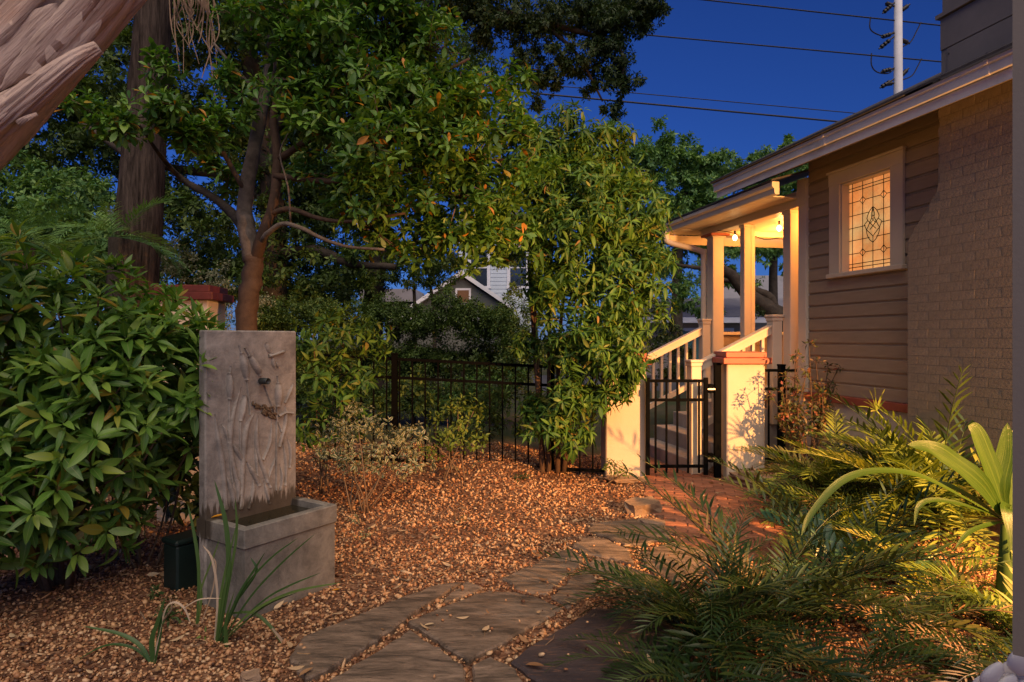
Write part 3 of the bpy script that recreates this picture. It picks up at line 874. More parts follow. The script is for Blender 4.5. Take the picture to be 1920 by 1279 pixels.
for v in (.05, .085, .905, .945): came([(0, v), (1, v)])
for v in (.21, .79): came([(0, v), (.23, v)]); came([(.35, v), (.65, v)]); came([(.77, v), (1, v)])
for v in (.36, .50, .64):
    d_ = {.36: .075, .50: .155, .64: .07}[v]
    came([(0, v), (.5 - d_, v)]); came([(.5 + d_, v), (1, v)])
for u in (.29, .71):
    for v in (.21, .79):
        came([(u, v - .042), (u + .06, v), (u, v + .042), (u - .06, v)], True)
for sgn in (-1, 1):
    came(smooth_path([(.5, .31), (.5 + sgn * .07, .355), (.5 + sgn * .12, .42), (.5 + sgn * .105, .45)], 3))
    came(smooth_path([(.5 + sgn * .13, .55), (.5 + sgn * .12, .60), (.5 + sgn * .07, .66), (.5, .70)], 3))
    came([(.5 + sgn * .105, .45), (.5 + sgn * .175, .49), (.5 + sgn * .13, .55), (.5, .63)])
    came([(.5, .40), (.5 + sgn * .10, .52), (.5 + sgn * .13, .55)])
    came([(.5 + sgn * .105, .45), (.5, .52), (.5 - sgn * .06, .555)])
    came([(.5, .31), (.5 + sgn * .035, .40), (.5, .46), (.5 + sgn * .06, .49)])
came([(.5, .31), (.5, .40)]); came([(.5, .63), (.5, .70)])
# chimney: painted brick with a sloped shoulder, one brick after the other
ch = link('chimney', MB().prism([(1.588, -.1), (3.0, -.1), (3.0, 3.66), (1.905, 3.66), (1.891, 2.76), (1.588, 2.385)], -.2385, .095, (0, 2, 1)).mesh('chimney', M['mortar']), house)
ch_left = lambda z: 1.587 if z < 2.385 else (1.587 + (z - 2.385) / .375 * .303 if z < 2.76 else 1.89)
bms = {}
row = 0; z = .52; nb = 0
while z < 3.6:
    x = 1.587 + (-.105 if row % 2 else 0.0)
    while x < 2.95:
        x0, x1 = max(x + .004, ch_left(z + .036) + .001), x + .205
        zb_, zt_ = z, z + .068
        lb_, lt_ = max(x + .004, ch_left(zb_) + .001), max(x + .004, ch_left(zt_) + .001)
        if x1 - max(lb_, lt_) > .03 and nb < 300:
            if lb_ == lt_:
                key = round(x1 - lb_, 3)
                if key not in bms: bms[key] = MB().box((0, -.0021, 0), (x1 - lb_, .03, .068)).mesh('brick', M['brickpaint'])
                me_ = bms[key]
            else:
                me_ = MB().prism([(0, 0), (x1 - lb_, 0), (x1 - lb_, .068), (lt_ - lb_, .068)], -.0021, .03, (0, 2, 1)).mesh('brick', M['brickpaint'])
            o = link('brick', me_, ch); nb += 1
            o.location = (lb_, -.237, z)
            o.rotation_euler = (random.uniform(-.006, .006), 0, 0)
        x += .21
    z += .074; row += 1
clad = MB(); clad.box((1.93, -.25, 3.5), (3.6, .7, 4.115)); clad.build('stack_cladding', M['clad'], ch)
cl2 = MB(); cl2.box((1.90, -.28, 4.118), (3.63, .73, 4.15)); cl2.box((1.935, -.245, 4.15), (3.6, .7, 4.9)); cl2.build('stack_cap_band', M['clad'], ch)
for k, (zl, zh, s0) in enumerate(((3.86, 4.112, 1.926), (3.52, 3.852, 1.99))):
    MB().box((s0, -.258, zl), (3.4, -.2505, zh), .003).build('cladding_sheet', M['clad'], ch)
for s_, z_ in ((2.0, 3.80), (2.55, 3.93), (2.32, 3.66)):
    MB().box((s_, -.262, z_), (s_ + .012, -.2575, z_ + .012)).build('nail', M['roof'], ch)
# eave of the main roof
E0, E1 = -1.09, 3.4
MB().prism([(-.50, 3.306), (-.50, 3.384), (-.47, 3.384), (-.47, 3.32)], E0 + .03, E1, (1, 2, 0)).build('fascia', M['eave'], house)
MB().prism([(-.50, 3.386), (-.522, 3.386), (-.529, 3.391), (-.532, 3.452), (-.543, 3.460), (-.545, 3.466), (-.545, 3.487), (-.540, 3.49), (-.50, 3.49)], E0, E1, (1, 2, 0)).build('gutter', M['eave'], house)
for k, s_ in enumerate((.9, 2.55)):
    MB().prism([(-.50, 3.3845), (-.5235, 3.3845), (-.5315, 3.390), (-.5345, 3.4515), (-.5455, 3.4595), (-.5475, 3.466), (-.5475, 3.4915), (-.50, 3.4915)], s_, s_ + .03, (1, 2, 0)).build('gutter_joint', M['eave'], house)
MB().prism([(-.57, 3.495), (-.57, 3.515), (3.0, 5.25), (3.0, 4.98), (-.455, 3.43), (-.455, 3.494)], E0 - .02, 1.88, (1, 2, 0)).build('roof', M['roof'], house)
MB().prism([(-.57, 3.495), (-.57, 3.515), (-.29, 3.652), (-.29, 3.63)], 1.88, E1, (1, 2, 0)).build('roof_edge', M['roof'], house)
for i in range(4):
    y0, y1 = -.468 + i * .118, -.468 + (i + 1) * .118 - .004
    zz = lambda y: 3.325 + (y + .47) * .36
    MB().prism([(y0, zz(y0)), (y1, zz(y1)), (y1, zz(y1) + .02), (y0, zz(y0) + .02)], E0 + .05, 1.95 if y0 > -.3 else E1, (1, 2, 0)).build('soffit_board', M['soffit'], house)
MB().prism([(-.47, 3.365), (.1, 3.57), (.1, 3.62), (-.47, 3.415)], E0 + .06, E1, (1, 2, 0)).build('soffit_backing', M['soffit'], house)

# porch
PT = [('porch_floor', 'siding', ((-2.55, -.06, .80), (-.14, 2.6, .90))), ('porch_skirt', 'siding', ((-2.5, .0, -.1), (-.14, .06, .80)))]
for n_, m_, bx in PT: HB(n_, m_, bx)
HB('porch_ceiling', 'trim', ((-2.7, .14, 3.12), (-.01, 2.7, 3.16)))
for k in range(9):
    MB().box((-2.66 + k * .29, .141, 3.108), (-2.66 + k * .29 + .284, 2.7, 3.1195)).build('ceiling_board', M['trim'], house)
HB('porch_beam', 'trim', ((-2.3, -.035, 3.035), (-.137, .14, 3.21)), bev=.006)
HB('porch_beam', 'trim', ((-2.30, .1405, 3.035), (-2.12, 2.6, 3.107)))
HB('frieze_trim', 'trim', ((-2.3, -.05, 3.115), (-.137, -.0355, 3.205)))
for i in range(3):
    y0, y1 = -.36 + i * .105, -.36 + (i + 1) * .105 - .003
    MB().box((-2.74, y0, 3.128), (-.12, y1, 3.14)).build('porch_soffit_board', M['trim'], house)
for k in range(6):
    MB().box((-2.72 + k * .07, -.345, 3.1265), (-2.72 + k * .07 + .066, 2.6, 3.1275 - .004)).build('beadboard', M['trim'], house)
MB().prism([(-.36, 3.13), (-.405, 3.13), (-.417, 3.138), (-.424, 3.195), (-.442, 3.21), (-.45, 3.22), (-.45, 3.262), (-.44, 3.268), (-.36, 3.268)], -2.78, -.005, (1, 2, 0)).build('porch_gutter', M['trim'], house)
MB().prism([(-.46, 3.272), (-.46, 3.29), (.6, 3.60), (.6, 3.58)], -2.8, -.0, (1, 2, 0)).build('porch_roof', M['roof'], house)
HB('porch_far_fascia', 'trim', ((-2.80, -.34, 2.985), (-2.765, 2.7, 3.12)))
HB('beam_end_panel', 'trim', ((-.137, -.045, 3.035), (-.0, .05, 3.33)))
def column(s, y, wd, z0, z1, cap):
    c = link('porch_column', MB().box((s - wd / 2, y - wd / 2, z0), (s + wd / 2, y + wd / 2, z1), .006).mesh('porch_column', M['trim']), house)
    if cap:
        MB().box((s - wd / 2 - .06, y - wd / 2 - .06, z1), (s + wd / 2 + .06, y + wd / 2 + .06, z1 + .034), .004).build('capital', M['redtile'], c)
        MB().box((s - wd / 2 - .02, y - wd / 2 - .02, z1 - .02), (s + wd / 2 + .02, y + wd / 2 + .02, z1 - .0005), .004).build('necking', M['trim'], c)
    else:
        MB().box((s - wd / 2 - .012, y - wd / 2 - .012, z1 - .035), (s + wd / 2 + .012, y + wd / 2 + .012, z1 - .0005), .004).build('necking', M['trim'], c)
    return c
column(-2.07, .06, .17, .90, 3.0, True)
c = column(-1.30, .05, .10, .90, 3.034, False)
MB().box((-1.345, .1005, .90), (-1.25, .155, 3.03)).build('door_jamb', M['trim'], c)
column(-.36, .05, .135, .90, 3.034, False)
# half wall at the far end of the porch
HB('half_wall', 'siding', ((-2.19, .15, .90), (-2.12, 2.6, 1.60)))
for i in range(5):
    MB().prism([(-2.119, .904 + i * .138), (-2.098, .904 + i * .138), (-2.102, .904 + i * .138 + .13), (-2.119, .904 + i * .138 + .13)], .15, 2.6, (0, 2, 1)).build('half_wall_board', M['siding'], house)
HB('half_wall_cap', 'trim', ((-2.22, .148, 1.601), (-2.06, 2.6, 1.645)), bev=.005)
MB().tube([tuple(p) for p in smooth_path([(-2.66, -.40, 3.15), (-2.66, -.40, 3.06), (-2.60, -.38, 2.98), (-2.25, -.10, 2.83), (-2.20, -.055, 2.76), (-2.20, -.05, 2.6), (-2.20, -.05, .05)], 4)], .042, 10).build('downspout', M['trim'], house, smooth=True)

# porch steps with railings
st = empty('porch_steps', W0, HR, 'grey concrete porch steps with cream wooden railings behind the gate', 'steps')
for i in range(4):
    MB().box((-2.0, -.285 * (i + 1) - .06, -.1), (-.47, -.285 * i - .062, .90 - .18 * (i + 1)), .008).build('step', M['concrete'], st)
def newel(s, y, z0, z1):
    nw = link('newel_post', MB().box((s - .062, y - .062, z0), (s + .062, y + .062, z1 - .075), .005).mesh('newel_post', M['trim']), st)
    MB().box((s - .070, y - .070, z1 - .075), (s + .070, y + .070, z1 - .0305), .006).build('cap_moulding', M['trim'], nw)
    MB().box((s - .080, y - .080, z1 - .030), (s + .080, y + .080, z1), .006).build('cap', M['trim'], nw)
for s in (-.47, -2.085):
    newel(s, -.10, .55, 1.83); newel(s, -1.13, -.05, 1.31)
    def sl_(y0, y1, z0, z1, wd, hh, name):
        mb = MB()
        mb.prism([(y0, z0), (y0, z0 + hh), (y1, z1 + hh), (y1, z1)], s - wd, s + wd, (1, 2, 0))
        return mb.build(name, M['trim'], st)
    h_ = sl_(-1.09, -.165, 1.17, 1.60, .040, .085, 'handrail')
    sl_(-1.09, -.165, 1.2555, 1.6855, .055, .022, 'handrail_cap')
    sl_(-1.09, -.165, .50, .93, .03, .075, 'bottom_rail')
    for k in range(7):
        y = -1.01 + k * .125
        zz = .50 + (y + 1.09) * .465
        MB().box((s - .018, y - .018, zz + .075), (s + .018, y + .018, zz + .672)).build('baluster', M['trim'], st)

# string lights under the porch ceiling
M['bulb'] = emitmat('bulb_glow', (1.0, .68, .30), 22)
sg = empty('string_lights', hp(-1.2, .6, 3.0), 0, 'string of glowing warm bulbs on black wire under porch ceiling', 'string lights')
bl = [P(1378, 446, 8.55), P(1405, 459, 8.75), P(1461, 428, 8.2), P(1500, 466, 8.55)]
sgl = np.array(sg.location)
wp = [P(1345, 432, 8.6), P(1378, 438, 8.55), P(1392, 446, 8.6), P(1405, 440, 8.75), P(1434, 449, 8.6), P(1463, 446, 8.4), P(1500, 446, 8.55), P(1540, 440, 8.6)]
MB().tube([p - sgl for p in smooth_path(wp, 4)], .006, 5).build('wire', M['wire'], sg)
for q in bl:
    MB().tube([q - sgl + np.array([0, 0, .045]), q - sgl + np.array([0, 0, .095])], .014, 8).build('socket', M['wire'], sg)
    bm = bmesh.new(); bmesh.ops.create_uvsphere(bm, u_segments=12, v_segments=8, radius=.028)
    for v in bm.verts: v.co.z *= 1.35
    me = bpy.data.meshes.new('bulb'); bm.to_mesh(me); bm.free()
    me.polygons.foreach_set('use_smooth', [True] * len(me.polygons)); me.materials.append(M['bulb'])
    o = link('bulb', me, sg); o.location = Vector(q - sgl)
for (s_, y_) in ((-.75, .75), (-1.75, 1.0)):
    lamp('porch_bulb_light', 'POINT', tuple(hp(s_, y_, 2.86)), 62, (1.0, .38, .075), .05)
lamp('porch_bulb_light', 'POINT', tuple(hp(-.08, .42, 2.9)), 34, (1.0, .38, .075), .05)

# near porch post at the right edge of the view
np_ = empty('near_post', (0.61, .78, 0), -math.atan2(.61, .78), 'grey painted porch post close to the viewer at right', 'post')
MB().prism([(.0, 0), (.30, 0), (.30, .11), (.0, .11)], 1.165, 2.6, (0, 1, 2)).build('post_shaft', M['postgrey'], np_)

# utility pole and cables
pp = np.array([(1684 - 960) / F * 45, 45, 0.0])
up_ = empty('power_pole', pp, 0, 'tall pale concrete power pole rising behind the roof', 'utility pole')
MB().tube([(0, 0, -1), (0, 0, 15), (0, 0, 33)], [.36, .31, .22], 14).build('shaft', M['pole'], up_, smooth=True)
def zpx(py): return CH - (py - HZ) / F * 45
def ppx(px, py): return (P(px, py, 45) - pp)
for k, (a, b_) in enumerate((((1655, 25), (1677, 5)), ((1648, 92), (1677, 68)), ((1650, 165), (1677, 148)), ((1652, 70), (1677, 62)), ((1652, 135), (1677, 128)), ((1690, 20), (1706, 8)), ((1690, 75), (1706, 82)), ((1690, 142), (1704, 128)), ((1660, 6), (1677, 12)), ((1660, 158), (1677, 156)))):
    mb = MB(); A_, B_ = ppx(*a), ppx(*b_); mb.tube([A_, B_], .06, 6)
    for t_ in (.2, .4, .6): 
        c_ = A_ + (B_ - A_) * t_; d_ = (B_ - A_) / np.linalg.norm(B_ - A_) * .07; mb.tube([c_ - d_, c_ + d_], .15, 8)
    mb.build('insulator', M['wire'], up_)
for pth in ([(1632, 32), (1631, 52), (1640, 62), (1660, 68), (1676, 60)], [(1634, 100), (1634, 122), (1644, 135), (1664, 138), (1676, 130)], [(1727, 42), (1718, 60), (1708, 78), (1692, 88)], [(1728, 110), (1720, 126), (1710, 142), (1692, 150)]):
    MB().tube(smooth_path([ppx(*q) for q in pth], 4), .045, 5).build('jumper_loop', M['wire'], up_)
for k, (a, b_, d_, rr, lab) in enumerate(((( 1330, 1), (1765, 48), 45, .05, 'uppermost dark power line crossing the sky to the pole'), ((1225, 67), (1765, 116), 45, .05, 'power line meeting the pole at its lower insulators'), ((1000, 175), (1590, 230), 38, .055, 'thick lower power line sagging behind the eave'), ((1030, 160), (1610, 213), 40, .03, 'thin power line just above the thick lower one'), ((1200, 283), (1430, 302), 34, .028, 'thin cable passing in front of the far treetops'), ((1190, 335), (1345, 347), 30, .022, 'lowest cable crossing the trees left of the eave'))):
    A_, B_ = P(*a, d_), P(*b_, d_)
    ext0, ext1 = A_ - (B_ - A_) * 1.3, B_ + (B_ - A_) * .5
    pts = [ext0 + (ext1 - ext0) * t_ for t_ in np.linspace(0, 1, 9)]
    o = MB().tube(pts, rr, 5).build('power_line', M['wire']); tag(o, lab, 'cable')

# ------------------------------------------------------------------ gravel: real pebbles and chips lying on the bed
def inside(pts, poly):
    x, y = pts[:, 0], pts[:, 1]; r_ = np.zeros(len(pts), bool); n = len(poly)
    for i in range(n):
        x0, y0 = poly[i]; x1, y1 = poly[(i + 1) % n]
        c = ((y0 > y) != (y1 > y)) & (x < (x1 - x0) * (y - y0) / (y1 - y0 + 1e-12) + x0)
        r_ ^= c
    return r_
bm = bmesh.new(); bmesh.ops.create_icosphere(bm, subdivisions=1, radius=1)
for v in bm.verts: v.co *= random.uniform(.82, 1.12)
PEB = (np.array([v.co[:] for v in bm.verts]), [tuple(v.index for v in f.verts) for f in bm.faces], None); bm.free()
def pebbles():
    pts = []
    for y0, y1, dens in ((2.55, 3.6, 2900), (3.6, 5.0, 2100), (5.0, 6.6, 1300), (6.6, 8.5, 800)):
        x0, x1 = -.84 * y1 - .2, min(.84 * y1 + .2, 4.2)
        n = int((x1 - x0) * (y1 - y0) * dens)
        p = np.stack([RNG.uniform(x0, x1, n), RNG.uniform(y0, y1, n)], -1)
        pts.append(p[np.abs(p[:, 0]) < .82 * p[:, 1] + .15])
    p = np.concatenate(pts)
    ok = np.ones(len(p), bool)
    stray = RNG.random(len(p)) < .012
    for q in FPOLY: ok &= ~inside(p, q) | stray
    l, r_ = path_edges(p[:, 1]); ok &= ~((p[:, 1] > 4.55) & (p[:, 0] > l + RNG.normal(.0, .03, len(p))) & (p[:, 0] < r_ - RNG.normal(.02, .04, len(p)))) | (RNG.random(len(p)) < .008)
    ok &= ~inside(p, [tuple(fpt(u, v, 0)[:2]) for u, v in ((0, 0), (.66, 0), (.66, .47), (0, .47))])
    thin = np.sin(p[:, 0] * 3.1 + 2 * np.sin(p[:, 1] * 1.3)) * np.sin(p[:, 1] * 3.7 + 1.5 * np.sin(p[:, 0] * 2.2)) + .35 * np.sin(p[:, 0] * 9 + p[:, 1] * 7)
    ok &= (thin < .62) | (RNG.random(len(p)) < .45)
    p = p[ok]; N = len(p)
    big = np.clip(RNG.lognormal(0, .38, N), .5, 2.4)
    s = .0074 * big * np.interp(p[:, 1], [2.5, 5, 8], [.95, 1.15, 1.5])
    on = np.zeros(N, bool)
    for q in FPOLY: on |= inside(p, q)
    chip = (RNG.random(N) < np.interp(p[:, 1], [3, 6.5], [.06, .26]))
    ax = np.stack([s * RNG.uniform(.8, 1.3, N), s * RNG.uniform(.7, 1.1, N), s * RNG.uniform(.5, .9, N)], -1)
    ax[chip, 0] *= RNG.uniform(1.6, 3.2, chip.sum()); ax[chip, 1] *= .7; ax[chip, 2] *= .5
    q = RNG.normal(0, 1, (N, 4)); q[:, 1:3] *= .35; q /= np.linalg.norm(q, axis=1, keepdims=True)
    w_, x, y, z = q.T
    Rm = np.stack([np.stack([1 - 2 * (y * y + z * z), 2 * (x * y - z * w_), 2 * (x * z + y * w_)], -1), np.stack([2 * (x * y + z * w_), 1 - 2 * (x * x + z * z), 2 * (y * z - x * w_)], -1), np.stack([2 * (x * z - y * w_), 2 * (y * z + x * w_), 1 - 2 * (x * x + y * y)], -1)], 1)
    Rm = Rm * ax[:, None, :]
    T = np.concatenate([p, (gz(p[:, 0], p[:, 1]) + ax[:, 2] * .45 + RNG.uniform(0, .006, N) + np.where(on, .031, 0))[:, None]], 1)
    # drifts of darker and paler stones
    rv = np.clip(RNG.random(N) * .8 + .1 + .24 * np.sin(p[:, 0] * 2.3 + 1.3 * np.sin(p[:, 1] * 1.9)) * np.sin(p[:, 1] * 2.7 + .6), 0, .999)
    o = link('gravel', batch_mesh('gravel', PEB, Rm, T, M['gravel'], True, rv))
    tag(o, 'tan and rust coloured pebbles and bark chips covering the bed', 'gravel', kind='stuff')
pebbles()

# fallen leaves and twigs over the gravel
def litter():
    n = 1100
    y = RNG.uniform(2.9, 8.3, n); x = RNG.uniform(-.8, .8, n) * y
    ok = (x < 3.2)
    x, y = x[ok], y[ok]; n = len(x)
    d = np.stack([np.cos(a := RNG.uniform(0, 6.28, n)), np.sin(a), RNG.normal(0, .12, n)], -1)
    Rm = basis(d, np.array([0, 0, 1.0]) + RNG.normal(0, .3, (n, 3))) * RNG.uniform(.03, .085, (n, 1, 1))
    T = np.stack([x, y, gz(x, y) + .024], -1)
    onst = np.zeros(n, bool)
    for q in FPOLY: onst |= inside(T[:, :2], q)
    T[onst, 2] += .014; kp = ~onst | (RNG.random(n) < .16); Rm, T = Rm[kp], T[kp]
    o = link('leaf_litter', batch_mesh('leaf_litter', leaf_tmpl(.34, 4, -.12, -.18), Rm, T, M['dead']))
    tag(o, 'scattered dry leaves lying on gravel and stones', 'leaf litter', kind='stuff')
    n = 1100
    y = RNG.uniform(3.2, 8.4, n); x = RNG.uniform(-.8, .62, n) * y
    keep = RNG.random(n) < np.interp(y, [3.2, 5, 7], [.25, .7, 1.0]); x, y = x[keep], y[keep]; n = len(x)
    d = np.stack([np.cos(a := RNG.uniform(0, 6.28, n)), np.sin(a), RNG.normal(0, .2, n)], -1)
    Rm = basis(d, np.array([0, 0, 1.0]) + RNG.normal(0, .4, (n, 3))) * RNG.uniform(.015, .042, (n, 1, 1))
    T = np.stack([x, y, gz(x, y) + .018], -1)
    okc = np.ones(n, bool)
    for q in FPOLY: okc &= ~inside(T[:, :2], q)
    l, r_ = path_edges(y); okc &= ~((y > 4.5) & (x > l) & (x < r_))
    m_ = mat('bark_chip', (.20, .095, .045), .8, .4, 30, .4, 80, perobj=.7)
    o = link('bark_chips', batch_mesh('bark_chips', leaf_tmpl(.38, 3, .05, -.25), Rm[okc], T[okc], m_))
    tag(o, 'reddish bark chips mixed into the gravel bed', 'bark chips', kind='stuff')
    tw = MB()
    for i in range(120):
        y0 = random.uniform(3, 8); x0 = random.uniform(-.75, .5) * y0; a = random.uniform(0, 3.14); l = random.uniform(.05, .16)
        z0 = float(gz(x0, y0)) + .02
        tw.tube([(x0, y0, z0), (x0 + math.cos(a) * l / 2, y0 + math.sin(a) * l / 2, z0 + .012), (x0 + math.cos(a + .3) * l, y0 + math.sin(a + .3) * l, z0 + .002)], [.003, .0025, .0015], 4)
    o = tw.build('fallen_twigs', M['twig']); tag(o, 'thin brown twigs lying about on the gravel', 'twigs', kind='stuff')
litter()
for k, (px, py, L_, mk, z, rz, lab) in enumerate(((395, 971, .085, 'yellowleaf', .502, 25, 'bright orange leaf lying on the trough rim'), (795, 1173, .055, 'dead', .036, 10, 'small yellow leaf on the big central flagstone'), (985, 1246, .095, 'dead', .036, -25, 'pale curled leaf on the dark purple flagstone'), (560, 1268, .075, 'dead', .03, 50, 'tan leaf at the near tip of the long flagstone'), (622, 1108, .05, 'yellowleaf', .025, 15, 'yellow leaf beside the foot of the trough'), (545, 1200, .06, 'dead', .03, 60, 'buff leaf on gravel above the long flagstone'), (1088, 1045, .075, 'dead', .034, -20, 'cream leaf in the joint of the upper flagstones'), (285, 1035, .09, 'dead', .03, 15, 'long grey dead leaf on gravel left of the trough'))):
    g = G(px, py, z)
    o = link('fallen_leaf', tmpl_mesh('fallen_leaf', leaf_tmpl(.36, 5, -.15, .3), M[mk]))
    o.scale = (L_, L_, L_); o.location = tuple(g); o.rotation_euler = (0, 0, R(rz - 90)); tag(o, lab, 'leaf')

# ------------------------------------------------------------------ limbs
def limb(mb, pts, r0, r1, n=8, jit=.08, sub=4):
    q = smooth_path(pts, sub); k = len(q)
    q = [p + RNG.normal(0, r1 * .07, 3) for p in q]
    mb.tube(q, [r0 + (r1 - r0) * i / (k - 1) for i in range(k)], n, True, jit)
    return q
def bough(name, pts, r0, r1, m, root, n=9, jit=.08, sub=4):
    mb = MB(); limb(mb, pts, r0, r1, n, jit, sub)
    return mb.build(name, m, root, True, off=root.location)

# ------------------------------------------------------------------ big broad-leaved bush at left
LA = [leaf_tmpl(.30, 6, d, f, 'lance') for d, f in ((.10, .10), (.28, .16), (.02, .14), (.42, .10), (.62, .18), (-.08, .2))]
def big_bush():
    root = empty('broadleaf_bush', (-2.75, 3.7, 0), 0, 'large glossy green bush with whorls of long leaves at left', 'bush')
    spec = [((-2.75, 3.95, 1.25), (.95, .72, .80), 320), ((-2.85, 3.95, .60), (.70, .55, .45), 150), ((-3.0, 3.45, .62), (.45, .35, .42), 60), ((-2.15, 3.95, 1.35), (.42, .42, .40), 85), ((-2.40, 3.62, 1.10), (.45, .35, .5), 70), ((-3.05, 3.7, 1.78), (.60, .5, .40), 100), ((-2.62, 3.35, .72), (.30, .25, .25), 30)]
    Pp, Aa = [], []
    for c, r_, n in spec:
        p, a = shell(c, r_, n, .38, .8, -.75); Pp.append(p); Aa.append(a)
    Pp, Aa = np.concatenate(Pp), np.concatenate(Aa)
    ok = (Pp[:, 2] > .22) & (Pp[:, 1] > 2.8); Pp, Aa = Pp[ok], Aa[ok]
    Rm, T = whorls(Pp, Aa, 9, (.125, .20), (22, 88), .16, .04)
    key = T[:, 1] + .55 * np.linalg.norm((T - np.array([-2.6, 3.3, 1.2])) * np.array([.6, 0, .5]), axis=1)
    rest = single_leaves(root, 'leaf', LA[0], Rm, T, M['bushleaf'], 300, LA, key)
    idx = np.where(rest)[0]
    stuff_leaves(root, LA[1], Rm[idx[::2]], T[idx[::2]], M['bushleaf']); stuff_leaves(root, LA[0], Rm[idx[1::2]], T[idx[1::2]], M['bushleaf'])
    # shaded inner leaves close the view through the bush
    p, a = shell((-2.8, 3.85, 1.05), (.70, .5, .85), 240, .6, .3)
    Rm, T = whorls(p, a, 7, (.10, .16), (40, 100), .3, .03); stuff_leaves(root, LA[2], Rm, T, M['bushleaf'], 'inner_foliage')
    tw = MB()
    for i in RNG.permutation(len(Pp))[:150]:
        tw.tube([Pp[i] - Aa[i] * .17 - np.array([0, 0, .05]), Pp[i] - Aa[i] * .07, Pp[i]], [.006, .005, .003], 5)
    for i in range(14):
        a_ = random.uniform(0, 6.28); e_ = np.array([-2.75 + .5 * math.cos(a_), 3.75 + .4 * math.sin(a_), random.uniform(.9, 1.6)])
        limb(tw, [(-2.8 + .06 * math.cos(a_), 3.95 + .06 * math.sin(a_), 0), (np.array([-2.75, 3.75, .4]) + e_) / 2, e_], .018, .006, 6)
    tw.build('stems', M['twig'], root, True, off=root.location)['kind'] = 'stuff'
big_bush()

